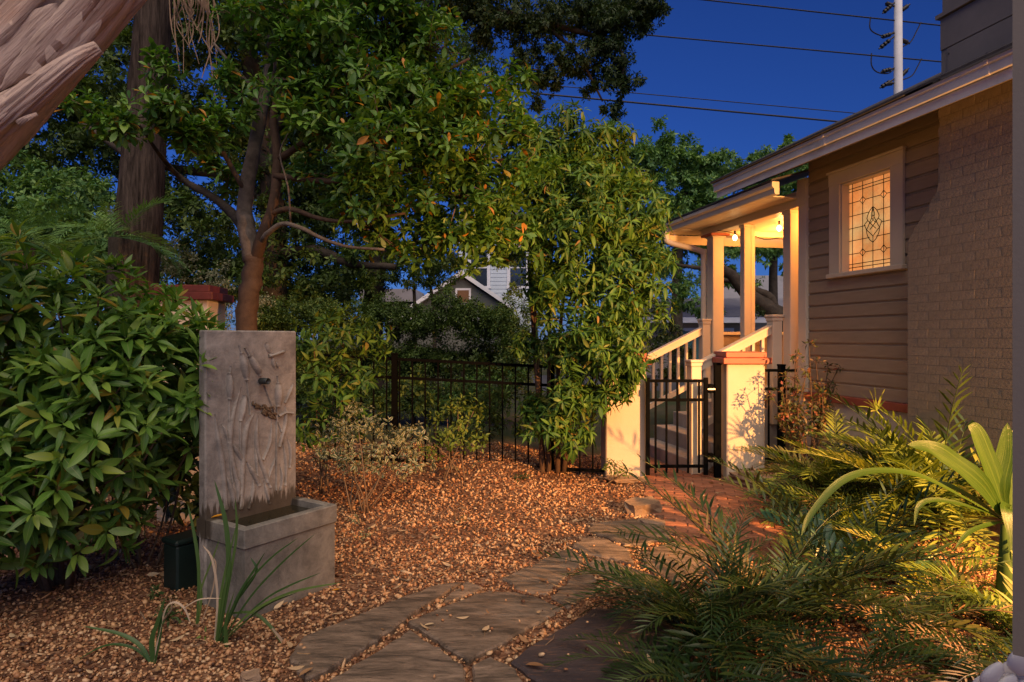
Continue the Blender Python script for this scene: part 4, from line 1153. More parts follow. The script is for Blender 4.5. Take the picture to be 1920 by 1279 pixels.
# ------------------------------------------------------------------ small tree in front of the fence
LO = [leaf_tmpl(.36, 4, d, f, 'obov') for d, f in ((.10, .10), (.25, .15), (.0, .2))]
def garden_tree():
    Yt = 5.6
    b = P(462, 720, Yt); b[2] = 0
    root = empty('garden_tree', b, 0, 'multi stemmed garden tree with pale trunk and spreading leafy crown', 'tree')
    Q = lambda px, py, Y=Yt: P(px, py, Y)
    bough('trunk', [b, Q(462, 640), Q(465, 560), Q(474, 505), Q(476, 480)], .094, .082, M['barkred'], root, 12)
    knot = MB(); knot.tube([Q(470, 505) + np.array([0, -.02, 0]), Q(486, 494) + np.array([0, -.02, 0])], [.055, .04], 9, jit=.1); knot.build('knot', M['barkred'], root, True, off=root.location)
    fork = Q(474, 490)
    bough('limb', [fork, Q(462, 440, 5.65), Q(440, 405, 5.8), Q(400, 370, 6.0), Q(340, 335, 6.1), Q(300, 290, 5.7), Q(262, 235, 5.2)], .066, .010, M['barkdark'], root)
    bough('limb', [fork, Q(464, 440, 5.6), Q(458, 390, 5.7), Q(466, 330, 5.7), Q(482, 250, 5.75), Q(503, 150, 5.8), Q(516, 30, 5.8), Q(525, -120, 5.8)], .080, .040, M['barkgrey'], root, 11)
    bough('limb', [Q(478, 490), Q(492, 440, 5.5), Q(512, 385, 5.45), Q(520, 300, 5.4), Q(514, 210, 5.4), Q(545, 110, 5.4), Q(560, 0, 5.4)], .055, .022, M['barkred'], root)
    bough('limb', [Q(486, 462), Q(500, 440, 5.4), Q(530, 420, 5.3), Q(565, 428, 5.2), Q(610, 450, 5.15), Q(655, 463, 5.1), Q(720, 468, 5.0)], .026, .010, M['barkgrey'], root)
    bough('limb', [Q(508, 400, 5.45), Q(545, 392, 5.4), Q(600, 410, 5.3), Q(660, 415, 5.2), Q(760, 400, 5.1)], .026, .010, M['barkred'], root)
    bough('limb', [Q(520, 300, 5.4), Q(600, 250, 5.3), Q(700, 200, 5.3), Q(800, 150, 5.3), Q(880, 110, 5.4)], .030, .010, M['barkred'], root)
    bough('limb', [Q(516, 330, 5.4), Q(620, 340, 5.2), Q(720, 330, 5.1), Q(850, 300, 5.3), Q(950, 300, 5.6)], .028, .009, M['barkred'], root)
    bough('limb', [Q(545, 420, 5.3), Q(540, 350, 5.2), Q(525, 290, 5.2), Q(540, 250, 5.15)], .009, .005, M['barkgrey'], root)
    bough('limb', [Q(460, 360, 5.7), Q(400, 260, 5.3), Q(330, 220, 5.0), Q(250, 220, 4.8)], .024, .008, M['barkgrey'], root)
    bough('limb', [Q(495, 190, 5.8), Q(440, 130, 5.6), Q(400, 80, 5.5)], .028, .01, M['barkgrey'], root)
    spec = [(180, 220, 4.9, 55), (230, 235, 4.8, 55), (300, 190, 4.8, 55), (310, 130, 5.1, 35), (345, 250, 5.0, 60), (400, 235, 5.2, 60), (450, 180, 5.5, 55), (560, 50, 5.2, 85), (640, 70, 5.2, 100), (730, 60, 5.3, 95), (800, 100, 5.3, 85), (560, 150, 5.2, 75), (660, 160, 5.1, 100), (760, 190, 5.2, 105), (860, 190, 5.4, 95), (600, 240, 5.2, 75), (700, 270, 5.0, 110), (820, 280, 5.2, 110), (920, 260, 5.5, 80), (640, 340, 5.3, 80), (740, 360, 5.2, 100), (860, 370, 5.4, 100), (950, 340, 5.7, 80), (700, 430, 5.4, 65), (790, 440, 5.5, 75), (880, 450, 5.6, 80), (470, 30, 5.6, 60), (950, 150, 5.7, 45), (600, -60, 5.3, 120), (760, -40, 5.3, 120), (940, 420, 5.8, 70), (560, 330, 5.7, 45), (430, 330, 6.0, 35), (380, 300, 5.9, 35)]
    Pp, Aa = blobs(spec, 860, .85, .55, .9, clump=.62)
    Rm, T = whorls(Pp, Aa, 8, (.08, .135), (30, 95), .2, .03)
    key = T[:, 1] + .25 * RNG.random(len(T))
    rest = single_leaves(root, 'leaf', LO[0], Rm, T, M['treeleaf'], 300, LO, key)
    idx = np.where(rest)[0]
    stuff_leaves(root, LO[0], Rm[idx[::2]], T[idx[::2]], M['treeleaf']); stuff_leaves(root, LO[1], Rm[idx[1::2]], T[idx[1::2]], M['treeleaf'])
    tw = MB()
    cs = np.array([P(*c[:3]) for c in spec])
    for i in RNG.permutation(len(Pp))[:520]:
        j = np.argmin(((cs - Pp[i]) ** 2).sum(1)); c = cs[j]
        mid = c * .45 + Pp[i] * .55 + RNG.normal(0, .03, 3)
        tw.tube([c, mid, Pp[i]], [.007, .005, .003], 4)
    tw.build('twigs', M['twig'], root, True, off=root.location)['kind'] = 'stuff'
garden_tree()

# ------------------------------------------------------------------ tall columnar shrub by the left gate pillar
LS = [leaf_tmpl(.27, 5, d, f, 'lance') for d, f in ((.25, .14), (.5, .12), (.12, .2))]
def column_shrub():
    b = G(1040, 885); b = np.array([.50, 7.1, .02])
    root = empty('tall_shrub', b, 0, 'tall dense shrub with drooping whorled leaves against left gate pillar', 'shrub')
    for k, (px0, px1, px2, py2) in enumerate(((1018, 1005, 985, 330), (1028, 1030, 1040, 300), (1045, 1050, 1085, 330), (1055, 1085, 1130, 420), (1022, 1000, 990, 480), (1050, 1090, 1150, 560))):
        q0 = G(px0, 893); q0 = P(px0, 893, 7.05 + .05 * k); q0[2] = -.02
        bough('stem', [q0, P(px0 * .6 + px1 * .4, 800, 7.05), P(px1, 620, 7.1), P(px2, py2, 7.2)], .032, .014, M['barkred'], root)
    spec = [(1050, 275, 7.1, 85), (1120, 300, 7.1, 75), (1180, 340, 7.2, 55), (990, 300, 7.0, 70), (1000, 370, 6.9, 85), (1080, 380, 6.8, 100), (1170, 420, 6.9, 85), (1210, 480, 7.0, 48), (1000, 450, 6.9, 70), (1080, 480, 6.7, 95), (1160, 510, 6.7, 85), (1100, 570, 6.65, 90), (1185, 590, 6.7, 65), (1010, 540, 6.9, 50), (1130, 650, 6.6, 85), (1180, 670, 6.6, 58), (1060, 660, 6.7, 60), (1090, 740, 6.7, 75), (1150, 730, 6.6, 40), (1040, 790, 6.8, 60), (1080, 820, 6.75, 45), (1010, 770, 6.9, 38), (990, 650, 7.0, 32)]
    Pp, Aa = blobs(spec, 720, .7, .35, .8, clump=.8)
    Rm, T = whorls(Pp, Aa, 9, (.095, .165), (40, 118), .35, .03)
    key = T[:, 1] + .2 * RNG.random(len(T))
    rest = single_leaves(root, 'leaf', LS[0], Rm, T, M['shrubleaf'], 300, LS, key)
    idx = np.where(rest)[0]
    stuff_leaves(root, LS[0], Rm[idx[::2]], T[idx[::2]], M['shrubleaf']); stuff_leaves(root, LS[1], Rm[idx[1::2]], T[idx[1::2]], M['shrubleaf'])
column_shrub()

# ------------------------------------------------------------------ bushes, small plants
def bush(name, spec, label, cat, m, tm, dens, k, L, base, singles=0, thick=.7, inc=(35, 95), droop=.25, stems=0, stemmat=None, group=None, upb=.5, ry=.8):
    root = empty(name, base, 0, label, cat, group)
    Pp, Aa = blobs(spec, dens, thick, upb, ry)
    ok = Pp[:, 2] > gz(Pp[:, 0], Pp[:, 1]) + .03; Pp, Aa = Pp[ok], Aa[ok]
    Rm, T = whorls(Pp, Aa, k, L, inc, droop, .02)
    if singles:
        rest = single_leaves(root, 'leaf', tm, Rm, T, M[m], singles, None, T[:, 1] + .1 * RNG.random(len(T)))
        Rm, T = Rm[rest], T[rest]
    if len(T): stuff_leaves(root, tm, Rm, T, M[m])
    if stems:
        mb = MB()
        cs = [P(*c[:3]) for c in spec]
        for i in range(stems):
            c = cs[i % len(cs)] + RNG.normal(0, .05, 3)
            b = np.array(base) + np.array([random.uniform(-.12, .12), random.uniform(-.08, .08), 0])
            limb(mb, [b, b * .5 + c * .5 + RNG.normal(0, .04, 3), c], .008, .004, 5)
        mb.build('stems', M[stemmat or 'twig'], root, True, off=root.location)['kind'] = 'stuff'
    return root
Lc = leaf_tmpl(.42, 4, .15, .12, 'ovate'); Lw = leaf_tmpl(.32, 4, .3, .12, 'lance')
bush('dark_shrub', [(590, 640, 5.9, 60), (640, 620, 6.1, 60), (600, 720, 5.8, 65), (660, 700, 6.0, 60), (580, 800, 5.8, 55), (650, 780, 6.0, 50), (700, 640, 6.4, 45)], 'dark green leafy shrub directly behind the fountain panel', 'shrub', 'shrubleaf', Lw, 320, 7, (.09, .15), (-1.75, 6.0, .1), 120, stems=6)
bush('variegated_shrub', [(625, 800, 5.9, 42), (665, 790, 5.8, 45), (720, 810, 5.8, 45), (770, 820, 5.9, 42), (640, 850, 5.7, 45), (700, 860, 5.7, 45), (760, 870, 5.7, 35), (610, 840, 5.9, 30), (655, 770, 5.8, 25), (805, 870, 5.8, 14)], 'cream edged variegated shrub on thin bare stems', 'shrub', 'varieg', Lc, 900, 7, (.042, .075), (-1.35, 5.55, .05), 200, stems=9, upb=.4)
bush('lime_shrub', [(850, 800, 6.6, 55), (880, 770, 6.7, 40), (820, 830, 6.5, 40), (890, 830, 6.6, 35), (850, 760, 6.8, 30)], 'low lime green rounded shrub in front of the fence', 'shrub', 'limeleaf', Lc, 420, 6, (.05, .085), (-.6, 6.6, .1), 100, stems=5)
bush('shade_plant', [(265, 860, 4.3, 60), (310, 830, 4.5, 50), (280, 800, 4.5, 50), (330, 870, 4.5, 45), (240, 900, 4.2, 35), (345, 800, 5.1, 55), (350, 880, 5.1, 50), (365, 950, 5.1, 40), (370, 760, 5.0, 50), (330, 930, 5.1, 40), (330, 760, 4.7, 55), (345, 690, 4.8, 45), (300, 720, 4.8, 55), (350, 820, 4.6, 45)], 'dark leafy plant in the shade between bush and fountain', 'plant', 'darkleaf', leaf_tmpl(.5, 4, .3, .1, 'ovate'), 420, 5, (.10, .17), (-2.5, 4.35, 0), 60, stems=6)
bush('seedling', [(1155, 880, 6.75, 24), (1140, 870, 6.8, 14), (1175, 885, 6.7, 12)], 'small leafy seedling at the foot of left pillar', 'seedling', 'limeleaf', Lc, 1500, 5, (.03, .05), G(1155, 905), 30, stems=3)
bush('seedling', [(975, 900, 6.6, 14), (985, 893, 6.6, 10)], 'little blue green seedling below the tall shrub', 'seedling', 'darkleaf', Lc, 2500, 5, (.03, .05), G(978, 915), 12, stems=2)
bush('seedling', [(865, 972, 5.3, 7)], 'tiny green sprout alone in the middle of gravel', 'seedling', 'limeleaf', Lc, 5000, 5, (.02, .035), G(865, 982), 0, stems=1)
bush('seedling', [(760, 1080, 4.15, 6)], 'tiny green sprout on gravel near the small flagstone', 'seedling', 'limeleaf', Lc, 6000, 5, (.012, .025), G(760, 1084), 0, stems=1)
bush('groundcover_tuft', [(690, 1000, 4.75, 25, .4), (665, 975, 4.9, 20, .4)], 'pale green trailing tuft below the variegated shrub', 'ground plant', 'varieg', Lc, 900, 5, (.025, .045), G(685, 1010), 20)
bush('weed', [(310, 1140, 3.45, 22), (330, 1155, 3.4, 18), (295, 1110, 3.55, 16)], 'small dark green weed between the two strap plants', 'weed', 'darkleaf', Lc, 3000, 6, (.025, .045), G(315, 1175), 30, stems=3)
bush('weed', [(385, 1190, 3.3, 8)], 'single round leaved weed at the foot of strap grass', 'weed', 'limeleaf', Lc, 9000, 4, (.035, .06), G(386, 1198), 0)
bush('foundation_shrub', [(1545, 770, 6.55, 28), (1530, 800, 6.5, 28), (1560, 800, 6.5, 22)], 'dark low shrub against the house foundation behind the rose', 'shrub', 'darkleaf', Lc, 900, 6, (.04, .07), (3.1, 6.55, .12), 0, stems=3)

# rose bush with bare canes
def rose():
    b = np.array([2.98, 6.45, .12])
    root = empty('rose_bush', b, 0, 'leggy rose bush with reddish new leaves beside right pillar', 'rose bush')
    tips = [(1452, 705, 6.2), (1470, 665, 6.2), (1495, 645, 6.3), (1508, 680, 6.2), (1530, 690, 6.2), (1545, 720, 6.2), (1455, 760, 6.1), (1470, 730, 6.15), (1445, 730, 6.1), (1490, 700, 6.0), (1520, 740, 6.1), (1440, 790, 6.1), (1550, 690, 6.3), (1475, 810, 6.0), (1424, 745, 6.15)]
    mb = MB(); Pp, Aa = [], []
    for q in tips:
        t_ = P(q[0] + 22, q[1], q[2] + .32); m_ = b * .5 + t_ * .5 + np.array([random.uniform(-.08, .08), random.uniform(-.05, .05), .06])
        pth = limb(mb, [b + RNG.normal(0, .03, 3) * np.array([1, 1, 0]), m_, t_], .009, .004, 6)
        for f in (.5, .62, .74, .86, 1.0):
            for _ in range(4):
                c = pth[int(f * (len(pth) - 1))]; d = norm(RNG.normal(0, 1, 3) + np.array([0, 0, .4])); e = c + d * random.uniform(.03, .09)
                mb.tube([c, e], [.003, .002], 4); Pp.append(e); Aa.append(d)
    mb.build('canes', M['barkred'], root, True, off=root.location)
    Rm, T = whorls(np.array(Pp), np.array(Aa), 5, (.04, .072), (20, 85), .3, .03)
    rest = single_leaves(root, 'leaf', Lc, Rm, T, M['rosered'], 200)
    stuff_leaves(root, Lc, Rm[rest], T[rest], M['rosered'])
rose()

# ------------------------------------------------------------------ strap-leaved clumps near the fountain
def strap_clump(base, leaves, label, m='strap', name='strap_grass'):
    root = empty(name, base, 0, label, 'grass plant')
    for pts, wd, mk in leaves:
        ribbon_part('leaf', pts, wd, M[mk or m], root, cup=.25)
    return root
q = lambda *a, Y=3.28, dy=0: [P(x, y, Y - dy * i) for i, (x, y) in enumerate(a)]
strap_clump(G(412, 1205), [
    (q((408, 1207), (428, 1080), (424, 985), (402, 900)), .026, None), (q((410, 1205), (432, 1080), (444, 1000), (441, 935)), .016, None),
    (q((412, 1205), (446, 1120), (480, 1065), (497, 1036), dy=.02), .022, None), (q((414, 1203), (455, 1110), (505, 1050), (560, 1008), dy=.03), .018, None),
    (q((416, 1203), (470, 1120), (530, 1055), (592, 1000), dy=.04), .018, None), (q((418, 1202), (470, 1150), (545, 1112), (640, 1092), dy=.05), .020, None),
    (q((422, 1195), (490, 1130), (540, 1100), (602, 1074), dy=.05), .016, None), (q((405, 1207), (416, 1140), (424, 1095), (428, 1082)), .020, None),
    (q((420, 1215), (428, 1250), (424, 1170), (440, 1108), dy=.03), .022, None), (q((435, 1150), (475, 1150), (510, 1178), (532, 1215)), .018, None), (q((510, 1178), (530, 1205), (541, 1240)), .014, 'straw'),
    (q((404, 1207), (410, 1150), (422, 1075), (450, 960)), .016, None), (q((402, 1206), (408, 1120), (398, 1050), (380, 1022)), .012, 'straw'), (q((406, 1206), (440, 1135), (480, 1075), (470, 1045)), .018, None), (q((415, 1208), (450, 1175), (500, 1135), (560, 1110), dy=.03), .014, None)],
    'strappy grass clump spreading in front of the stone trough')
q = lambda *a, Y=3.42, dy=0: [P(x, y, Y - dy * i) for i, (x, y) in enumerate(a)]
strap_clump(G(370, 1168), [(q((370, 1170), (373, 1070), (364, 1000), (352, 945)), .018, None), (q((368, 1170), (376, 1110), (400, 1045), (412, 1010)), .014, None), (q((372, 1168), (378, 1120), (374, 1080)), .014, None), (q((378, 1168), (398, 1110), (405, 1060), (395, 1040)), .010, 'straw')],
    'tall thin strap leaves standing against the left corner of trough')
q = lambda *a, Y=3.06, dy=0: [P(x, y, Y - dy * i) for i, (x, y) in enumerate(a)]
strap_clump(G(287, 1243), [(q((287, 1245), (286, 1200), (297, 1165), (310, 1120)), .030, None), (q((284, 1245), (262, 1210), (222, 1188), (155, 1174)), .020, None), (q((290, 1245), (300, 1190), (302, 1150)), .024, None), (q((288, 1240), (308, 1150), (325, 1130), (345, 1140), (358, 1170)), .012, 'straw'), (q((286, 1245), (250, 1215), (200, 1210), (140, 1240)), .014, None), (q((345, 1140), (375, 1124), (415, 1122)), .008, 'straw')],
    'small splayed strap plant with one dry arching leaf, lower left')
root = empty('spider_grass', G(872, 905), 0, 'pale tuft of narrow spidery leaves on gravel before fence', 'grass plant')
for i in range(24):
    a = random.uniform(0, 6.28); l = random.uniform(.14, .30); e = random.uniform(.25, 1.2); bb = np.array(root.location)
    ribbon_part('leaf', [bb, bb + np.array([math.cos(a) * l * .45, math.sin(a) * l * .45, l * e * .6]), bb + np.array([math.cos(a) * l, math.sin(a) * l, l * e * .55])], .010, M['paleleaf'], root)

# ------------------------------------------------------------------ coontie ferns: pinnate fronds, each a part
def frond_mesh(name, L_, n, ll, lw, m, arch, vee, seed, rev=0.0, angle=62, wide=False):
    rr = np.random.default_rng(seed)
    ts = np.linspace(0, 1, 10)
    th = np.radians(8 + arch * ts ** 1.3)            # bending from the frond's own axis (+Y) down to -Z
    pts = np.zeros((10, 3))
    for i in range(1, 10):
        pts[i] = pts[i - 1] + L_ / 9 * np.array([0, math.cos(th[i]), -math.sin(th[i])])
    mb = MB(); mb.tube(list(pts), [.004 * (1 - .7 * t_) for t_ in ts], 4)
    V, Fc = list(mb.v), list(mb.f)
    U = [(.5, .5)] * len(V)
    tm = leaf_tmpl(lw / ll, 3, .18, .10, 'obov' if wide else 'lance')
    for i in range(n):
        f = .16 + .84 * i / (n - 1)
        x = f * 9; i0 = min(8, int(x)); p = pts[i0] + (pts[i0 + 1] - pts[i0]) * (x - i0)
        t_ = norm(pts[i0 + 1] - pts[i0]); nrm = np.cross(np.array([1.0, 0, 0]), t_)
        s_len = ll * (math.sin(math.pi * (.18 + .72 * f)) ** .6) * rr.uniform(.85, 1.1)
        for sgn in (-1, 1):
            a = math.radians(angle * (1 - .45 * f)) * rr.uniform(.85, 1.15)
            d = math.cos(a) * t_ + math.sin(a) * (math.cos(vee) * np.array([sgn, 0, 0]) + math.sin(vee) * nrm) + rr.normal(0, .08, 3)
            B = basis(d[None], (nrm + np.array([-sgn * .3, 0, 0]) + rr.normal(0, .15, 3))[None])[0] * s_len
            b0 = len(V)
            V += [tuple(p + B @ q_) for q_ in tm[0]]; U += [tuple(u_) for u_ in tm[2]]; Fc += [tuple(k + b0 for k in f_) for f_ in tm[1]]
    me = tmpl_mesh(name, (np.array(V), Fc, np.array(U)), m)
    return me
FM = {}
for key, (L_, n, ll, lw, m_, arch, vee, ang, wide) in {'coontie': (.62, 20, .115, .011, 'fern', 62, .45, 60, False), 'gold': (.62, 22, .125, .016, 'fernlit', 58, .5, 62, False), 'tall': (.85, 15, .13, .017, 'fern', 40, .5, 58, False), 'blue': (.55, 12, .14, .034, 'cycadblue', 35, .7, 55, True), 'boston': (.42, 30, .045, .013, 'limeleaf', 55, .15, 80, False), 'brown': (.55, 18, .10, .009, 'dead', 75, .3, 60, False), 'broad': (.66, 13, .115, .026, 'fern', 60, .25, 62, False)}.items():  # gold fronds take the coontie leaf colour with lamplight painted in
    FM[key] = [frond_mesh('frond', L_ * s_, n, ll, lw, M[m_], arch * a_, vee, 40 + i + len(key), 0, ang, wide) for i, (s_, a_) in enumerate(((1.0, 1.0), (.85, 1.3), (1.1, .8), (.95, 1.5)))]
def fern(base, kinds, n, label, el=(15, 78), az=(0, 360), size=(.8, 1.15), cat='fern', name='coontie_fern'):
    root = empty(name, base, 0, label, cat, 'coontie ferns in the right bed')
    for i in range(n):
        me = FM[kinds[i % len(kinds)]][random.randrange(4)]
        o = bpy.data.objects.new('frond', me); COL.objects.link(o); o.parent = root
        a = R(az[0] + (az[1] - az[0]) * ((i * .381966) % 1)); e = R(el[0] + (el[1] - el[0]) * ((i * .7548) % 1))
        d = Vector((math.cos(a) * math.cos(e), math.sin(a) * math.cos(e), math.sin(e)))
        z = (Vector((0, 0, 1)) - d * d.z).normalized() if e < R(85) else Vector((1, 0, 0))
        x = d.cross(z)
        m3 = Matrix((x, d, z)).transposed() @ Matrix.Rotation(random.uniform(-.35, .35), 3, 'Y')
        s = random.uniform(*size)
        o.matrix_basis = Matrix.Translation((random.uniform(-.07, .07), random.uniform(-.07, .07), .01)) @ m3.to_4x4() @ Matrix.Scale(s, 4)
    return root
fern((.98, 3.30, 0), ('coontie', 'coontie', 'coontie', 'tall'), 58, 'dark coontie fern spilling over the flagstones at lower centre', (15, 82), size=(.9, 1.3))
fern((1.42, 3.42, 0), ('tall', 'coontie'), 38, 'tall leggy coontie fern silhouetted against the brick path', (30, 84), size=(1.0, 1.4))
fern((.80, 2.80, 0), ('coontie', 'coontie', 'coontie', 'broad'), 38, 'low fern sweeping out of the bottom edge at centre', (5, 58), size=(.75, 1.05))
fern((1.50, 2.85, 0), ('coontie', 'coontie', 'coontie', 'brown'), 34, 'fern in front at the bottom right of the dark fern', (8, 60), size=(.8, 1.0))
fern((2.08, 4.10, 0), ('blue', 'tall'), 22, 'fern with broad blue green leaflets near the brick edge', (25, 80), size=(1.0, 1.35))
fern((2.02, 3.30, 0), ('broad', 'coontie', 'brown'), 36, 'fern with broad leaflets and brown fronds below the lily', (10, 75), size=(.8, 1.2))
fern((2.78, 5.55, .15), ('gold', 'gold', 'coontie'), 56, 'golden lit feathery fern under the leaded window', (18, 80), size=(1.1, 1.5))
fern((2.55, 4.95, .08), ('gold', 'coontie'), 44, 'yellow green fern between the lily and golden lit fern', (12, 75), size=(1.0, 1.35))
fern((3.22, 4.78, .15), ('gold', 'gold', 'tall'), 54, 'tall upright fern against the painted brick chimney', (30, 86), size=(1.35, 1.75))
fern((3.30, 5.02, .28), ('gold', 'gold', 'coontie'), 44, 'golden lit upright fern at the corner where siding meets chimney', (35, 88), size=(1.2, 1.6))
fern((2.55, 3.9, 0), ('boston', 'gold'), 26, 'bright small leaved sword fern tucked under the lily', (15, 75), size=(.8, 1.2))
fern((2.22, 2.80, 0), ('broad', 'brown', 'coontie'), 34, 'sprawling fern at the bottom right corner', (6, 60), size=(.8, 1.15))

fern((2.60, 3.32, 0), ('boston', 'broad', 'gold'), 30, 'short bright ferns crowding the foot of the lily', (25, 80), size=(.75, 1.1))
# papyrus-like sprout
b = P(1680, 850, 5.35); 
root = empty('umbrella_sprout', b, 0, 'yellowed umbrella sprout on a thin stalk before foundation', 'plant')
top = P(1643, 770, 5.3)
bough('stalk', [b, P(1665, 800, 5.32), top], .010, .007, M['fernlit'], root, 6)
for e in ((1612, 735), (1630, 730), (1660, 728), (1668, 745), (1608, 762), (1622, 778), (1640, 725), (1618, 752)):
    ribbon_part('leaf', [top, (top + P(*e, 5.25)) / 2 + np.array([0, 0, .012]), P(*e, 5.22)], .016, M['fernlit'], root)

# crinum-like lily with broad strap leaves
lb = np.array([2.78, 3.62, 0])
root = empty('crinum_lily', lb, 0, 'bright yellow green lily with broad arching strap leaves at right', 'lily')
q = lambda *a, Y=3.6, dy=0: [P(x, y, Y - dy * i) for i, (x, y) in enumerate(a)]
MB().tube([lb, P(1888, 1060, 3.62), P(1888, 985, 3.62)], [.05, .045, .03], 10).build('stalk', M['strap'], root, True, off=lb)
lil = [(q((1880, 968), (1840, 910), (1785, 865), (1745, 842), (1702, 834), dy=.03), .118, .13, (-.35, -.75, .55)), (q((1884, 965), (1866, 905), (1845, 850), (1828, 808), (1815, 798)), .115, .03, (.15, -.98, .1)),
       (q((1886, 965), (1872, 910), (1884, 850), (1889, 793)), .105, .06, (-.35, -.93, .1)), (q((1892, 965), (1898, 900), (1906, 830), (1908, 800), dy=-.02), .10, .03, (-.3, -.95, .1)),
       (q((1876, 972), (1800, 930), (1720, 892), (1640, 884), (1575, 905), (1520, 965), (1502, 1005), dy=.05), .048, .05, (.1, -.5, .85)), (q((1880, 975), (1830, 940), (1775, 910), (1735, 905), dy=-.04), .05, .03, (0, -.5, .9)),
       (q((1884, 955), (1893, 958), (1902, 1005), (1904, 1075), dy=.05), .115, .06, (-.1, -.95, .3)), (q((1878, 975), (1850, 960), (1800, 945), (1750, 938), (1722, 950), (1714, 985), dy=.02), .035, .03, (0, -.6, .8)), (q((1888, 970), (1925, 930), (1975, 900), (2010, 915)), .11, .04, (0, -.5, .8)),
       (q((1882, 978), (1850, 985), (1815, 1000), (1790, 1030), dy=.06), .03, .04, (0, -.4, .9))]
for pts, wd, wv, nn in lil:
    ribbon_part('leaf', pts, wd, M['corn'], root, cup=.30, normal=nn, wave=wv, prof=lambda v: (.35 + .65 * min(1, v * 3)) * (1 - v ** 4) ** .7)

# white flowers close to the lens in the bottom right corner
fl = empty('white_flowers', P(1880, 1300, .95), 0, 'cluster of white rounded flower petals at bottom right corner', 'flowers')
for k, (px, py, s, t_) in enumerate(((1858, 1268, .032, .3), (1880, 1275, .018, .5), (1898, 1262, .026, -.2), (1912, 1240, .030, .1), (1925, 1262, .032, .6), (1840, 1284, .02, 0), (1885, 1290, .03, .2), (1915, 1285, .03, .4))):
    bm = bmesh.new(); bmesh.ops.create_uvsphere(bm, u_segments=14, v_segments=8, radius=s * .72)
    for v in bm.verts: v.co.y *= .35; v.co.z *= 1 + .2 * math.sin(v.co.x * 90)
    me = bpy.data.meshes.new('petal'); bm.to_mesh(me); bm.free(); me.polygons.foreach_set('use_smooth', [True] * len(me.polygons)); me.materials.append(M['petal'])
    o = link('petal', me, fl); o.location = Vector(P(px, py, .95 + .02 * (k % 3)) - np.array(fl.location)); o.rotation_euler = (t_, t_ * .6, t_ * 1.5)
MB().tube([P(1880, 1420, 1.0) - np.array(fl.location), P(1885, 1290, .98) - np.array(fl.location)], .006, 6).build('flower_stem', M['strap'], fl)

# ------------------------------------------------------------------ background trees
def big_tree(name, label, spec, base, trunk, m, dens, k, L, tm=DIAMOND, barkm='barkdark', boughs=(), group='trees beyond the fence', inc=(30, 110), droop=.3, thick=.9, upb=.3, cat='tree', ry=1.0, smooth=False):
    root = empty(name, base, 0, label, cat, group)
    if trunk: bough('trunk', trunk[0], trunk[1], trunk[2], M[barkm], root, 12, .07)
    for pts, r0, r1 in boughs: bough('limb', pts, r0, r1, M[barkm], root, 8, .08)
    Pp, Aa = blobs(spec, dens * 10, thick, upb, ry, clump=.5)
    Rm, T = whorls(Pp, Aa, k, L, inc, droop, .04)
    o = link('crown', batch_mesh('crown', tm, Rm, T - np.array(base), M[m], smooth), root)
    return root
# leaning bare trunk close by at top left
Yn = 3.0
b0 = P(-330, 560, Yn); b0[2] = 0
root = empty('leaning_tree', b0, 0, 'thick pinkish bare trunk leaning across the top left corner', 'tree')
M['peel'] = mat('peeling_bark', (.60, .41, .33), .75, .2, 5, .8, 24, spec=.25, stretch=(1.0, 8, 8), dirt=(.20, .12, .09), rot=(0, R(45), 0))
def peelmat():
    m, t, b = newmat('peeling_bark')
    rt = t.nodes.new('ShaderNodeVectorRotate'); rt.rotation_type = 'EULER_XYZ'; rt.inputs['Rotation'].default_value = (0, R(45), 0)
    t.links.new(objco(t), rt.inputs['Vector'])
    def fib(sc):
        mp = t.nodes.new('ShaderNodeMapping'); mp.inputs['Scale'].default_value = sc; t.links.new(rt.outputs[0], mp.inputs[0]); return mp.outputs[0]
    f1 = noise(t, fib((1.2, 60, 60)), 1.0, 5, .7, .3); f2 = noise(t, fib((1.0, 9, 9)), 1.0, 6, .7, .6); f3 = noise(t, fib((.8, 22, 22)), 1.0, 4, .6, .2)
    c = mixc(t, (.40, .29, .235), (.62, .475, .40), ramp(t, f2, [(.32, 0.0), (.66, 1.0)]))
    c = mixc(t, c, (.44, .24, .155), ramp(t, noise(t, fib((1.5, 4, 4)), 1.0, 4), [(.52, 0.0), (.7, .7)]))
    c = mixc(t, c, (.15, .10, .075), ramp(t, f3, [(.60, 0.0), (.70, .8)]))
    c = mixc(t, c, (.22, .15, .12), ramp(t, f1, [(.5, 0.0), (.75, .6)]))
    t.links.new(c, b.inputs['Base Color']); b.inputs['Roughness'].default_value = .75; b.inputs['Specular IOR Level'].default_value = .2
    bump(t, b, math_(t, 'ADD', math_(t, 'MULTIPLY', f1, .5), f3), .9, .02)
    return m
M['peel'] = peelmat()
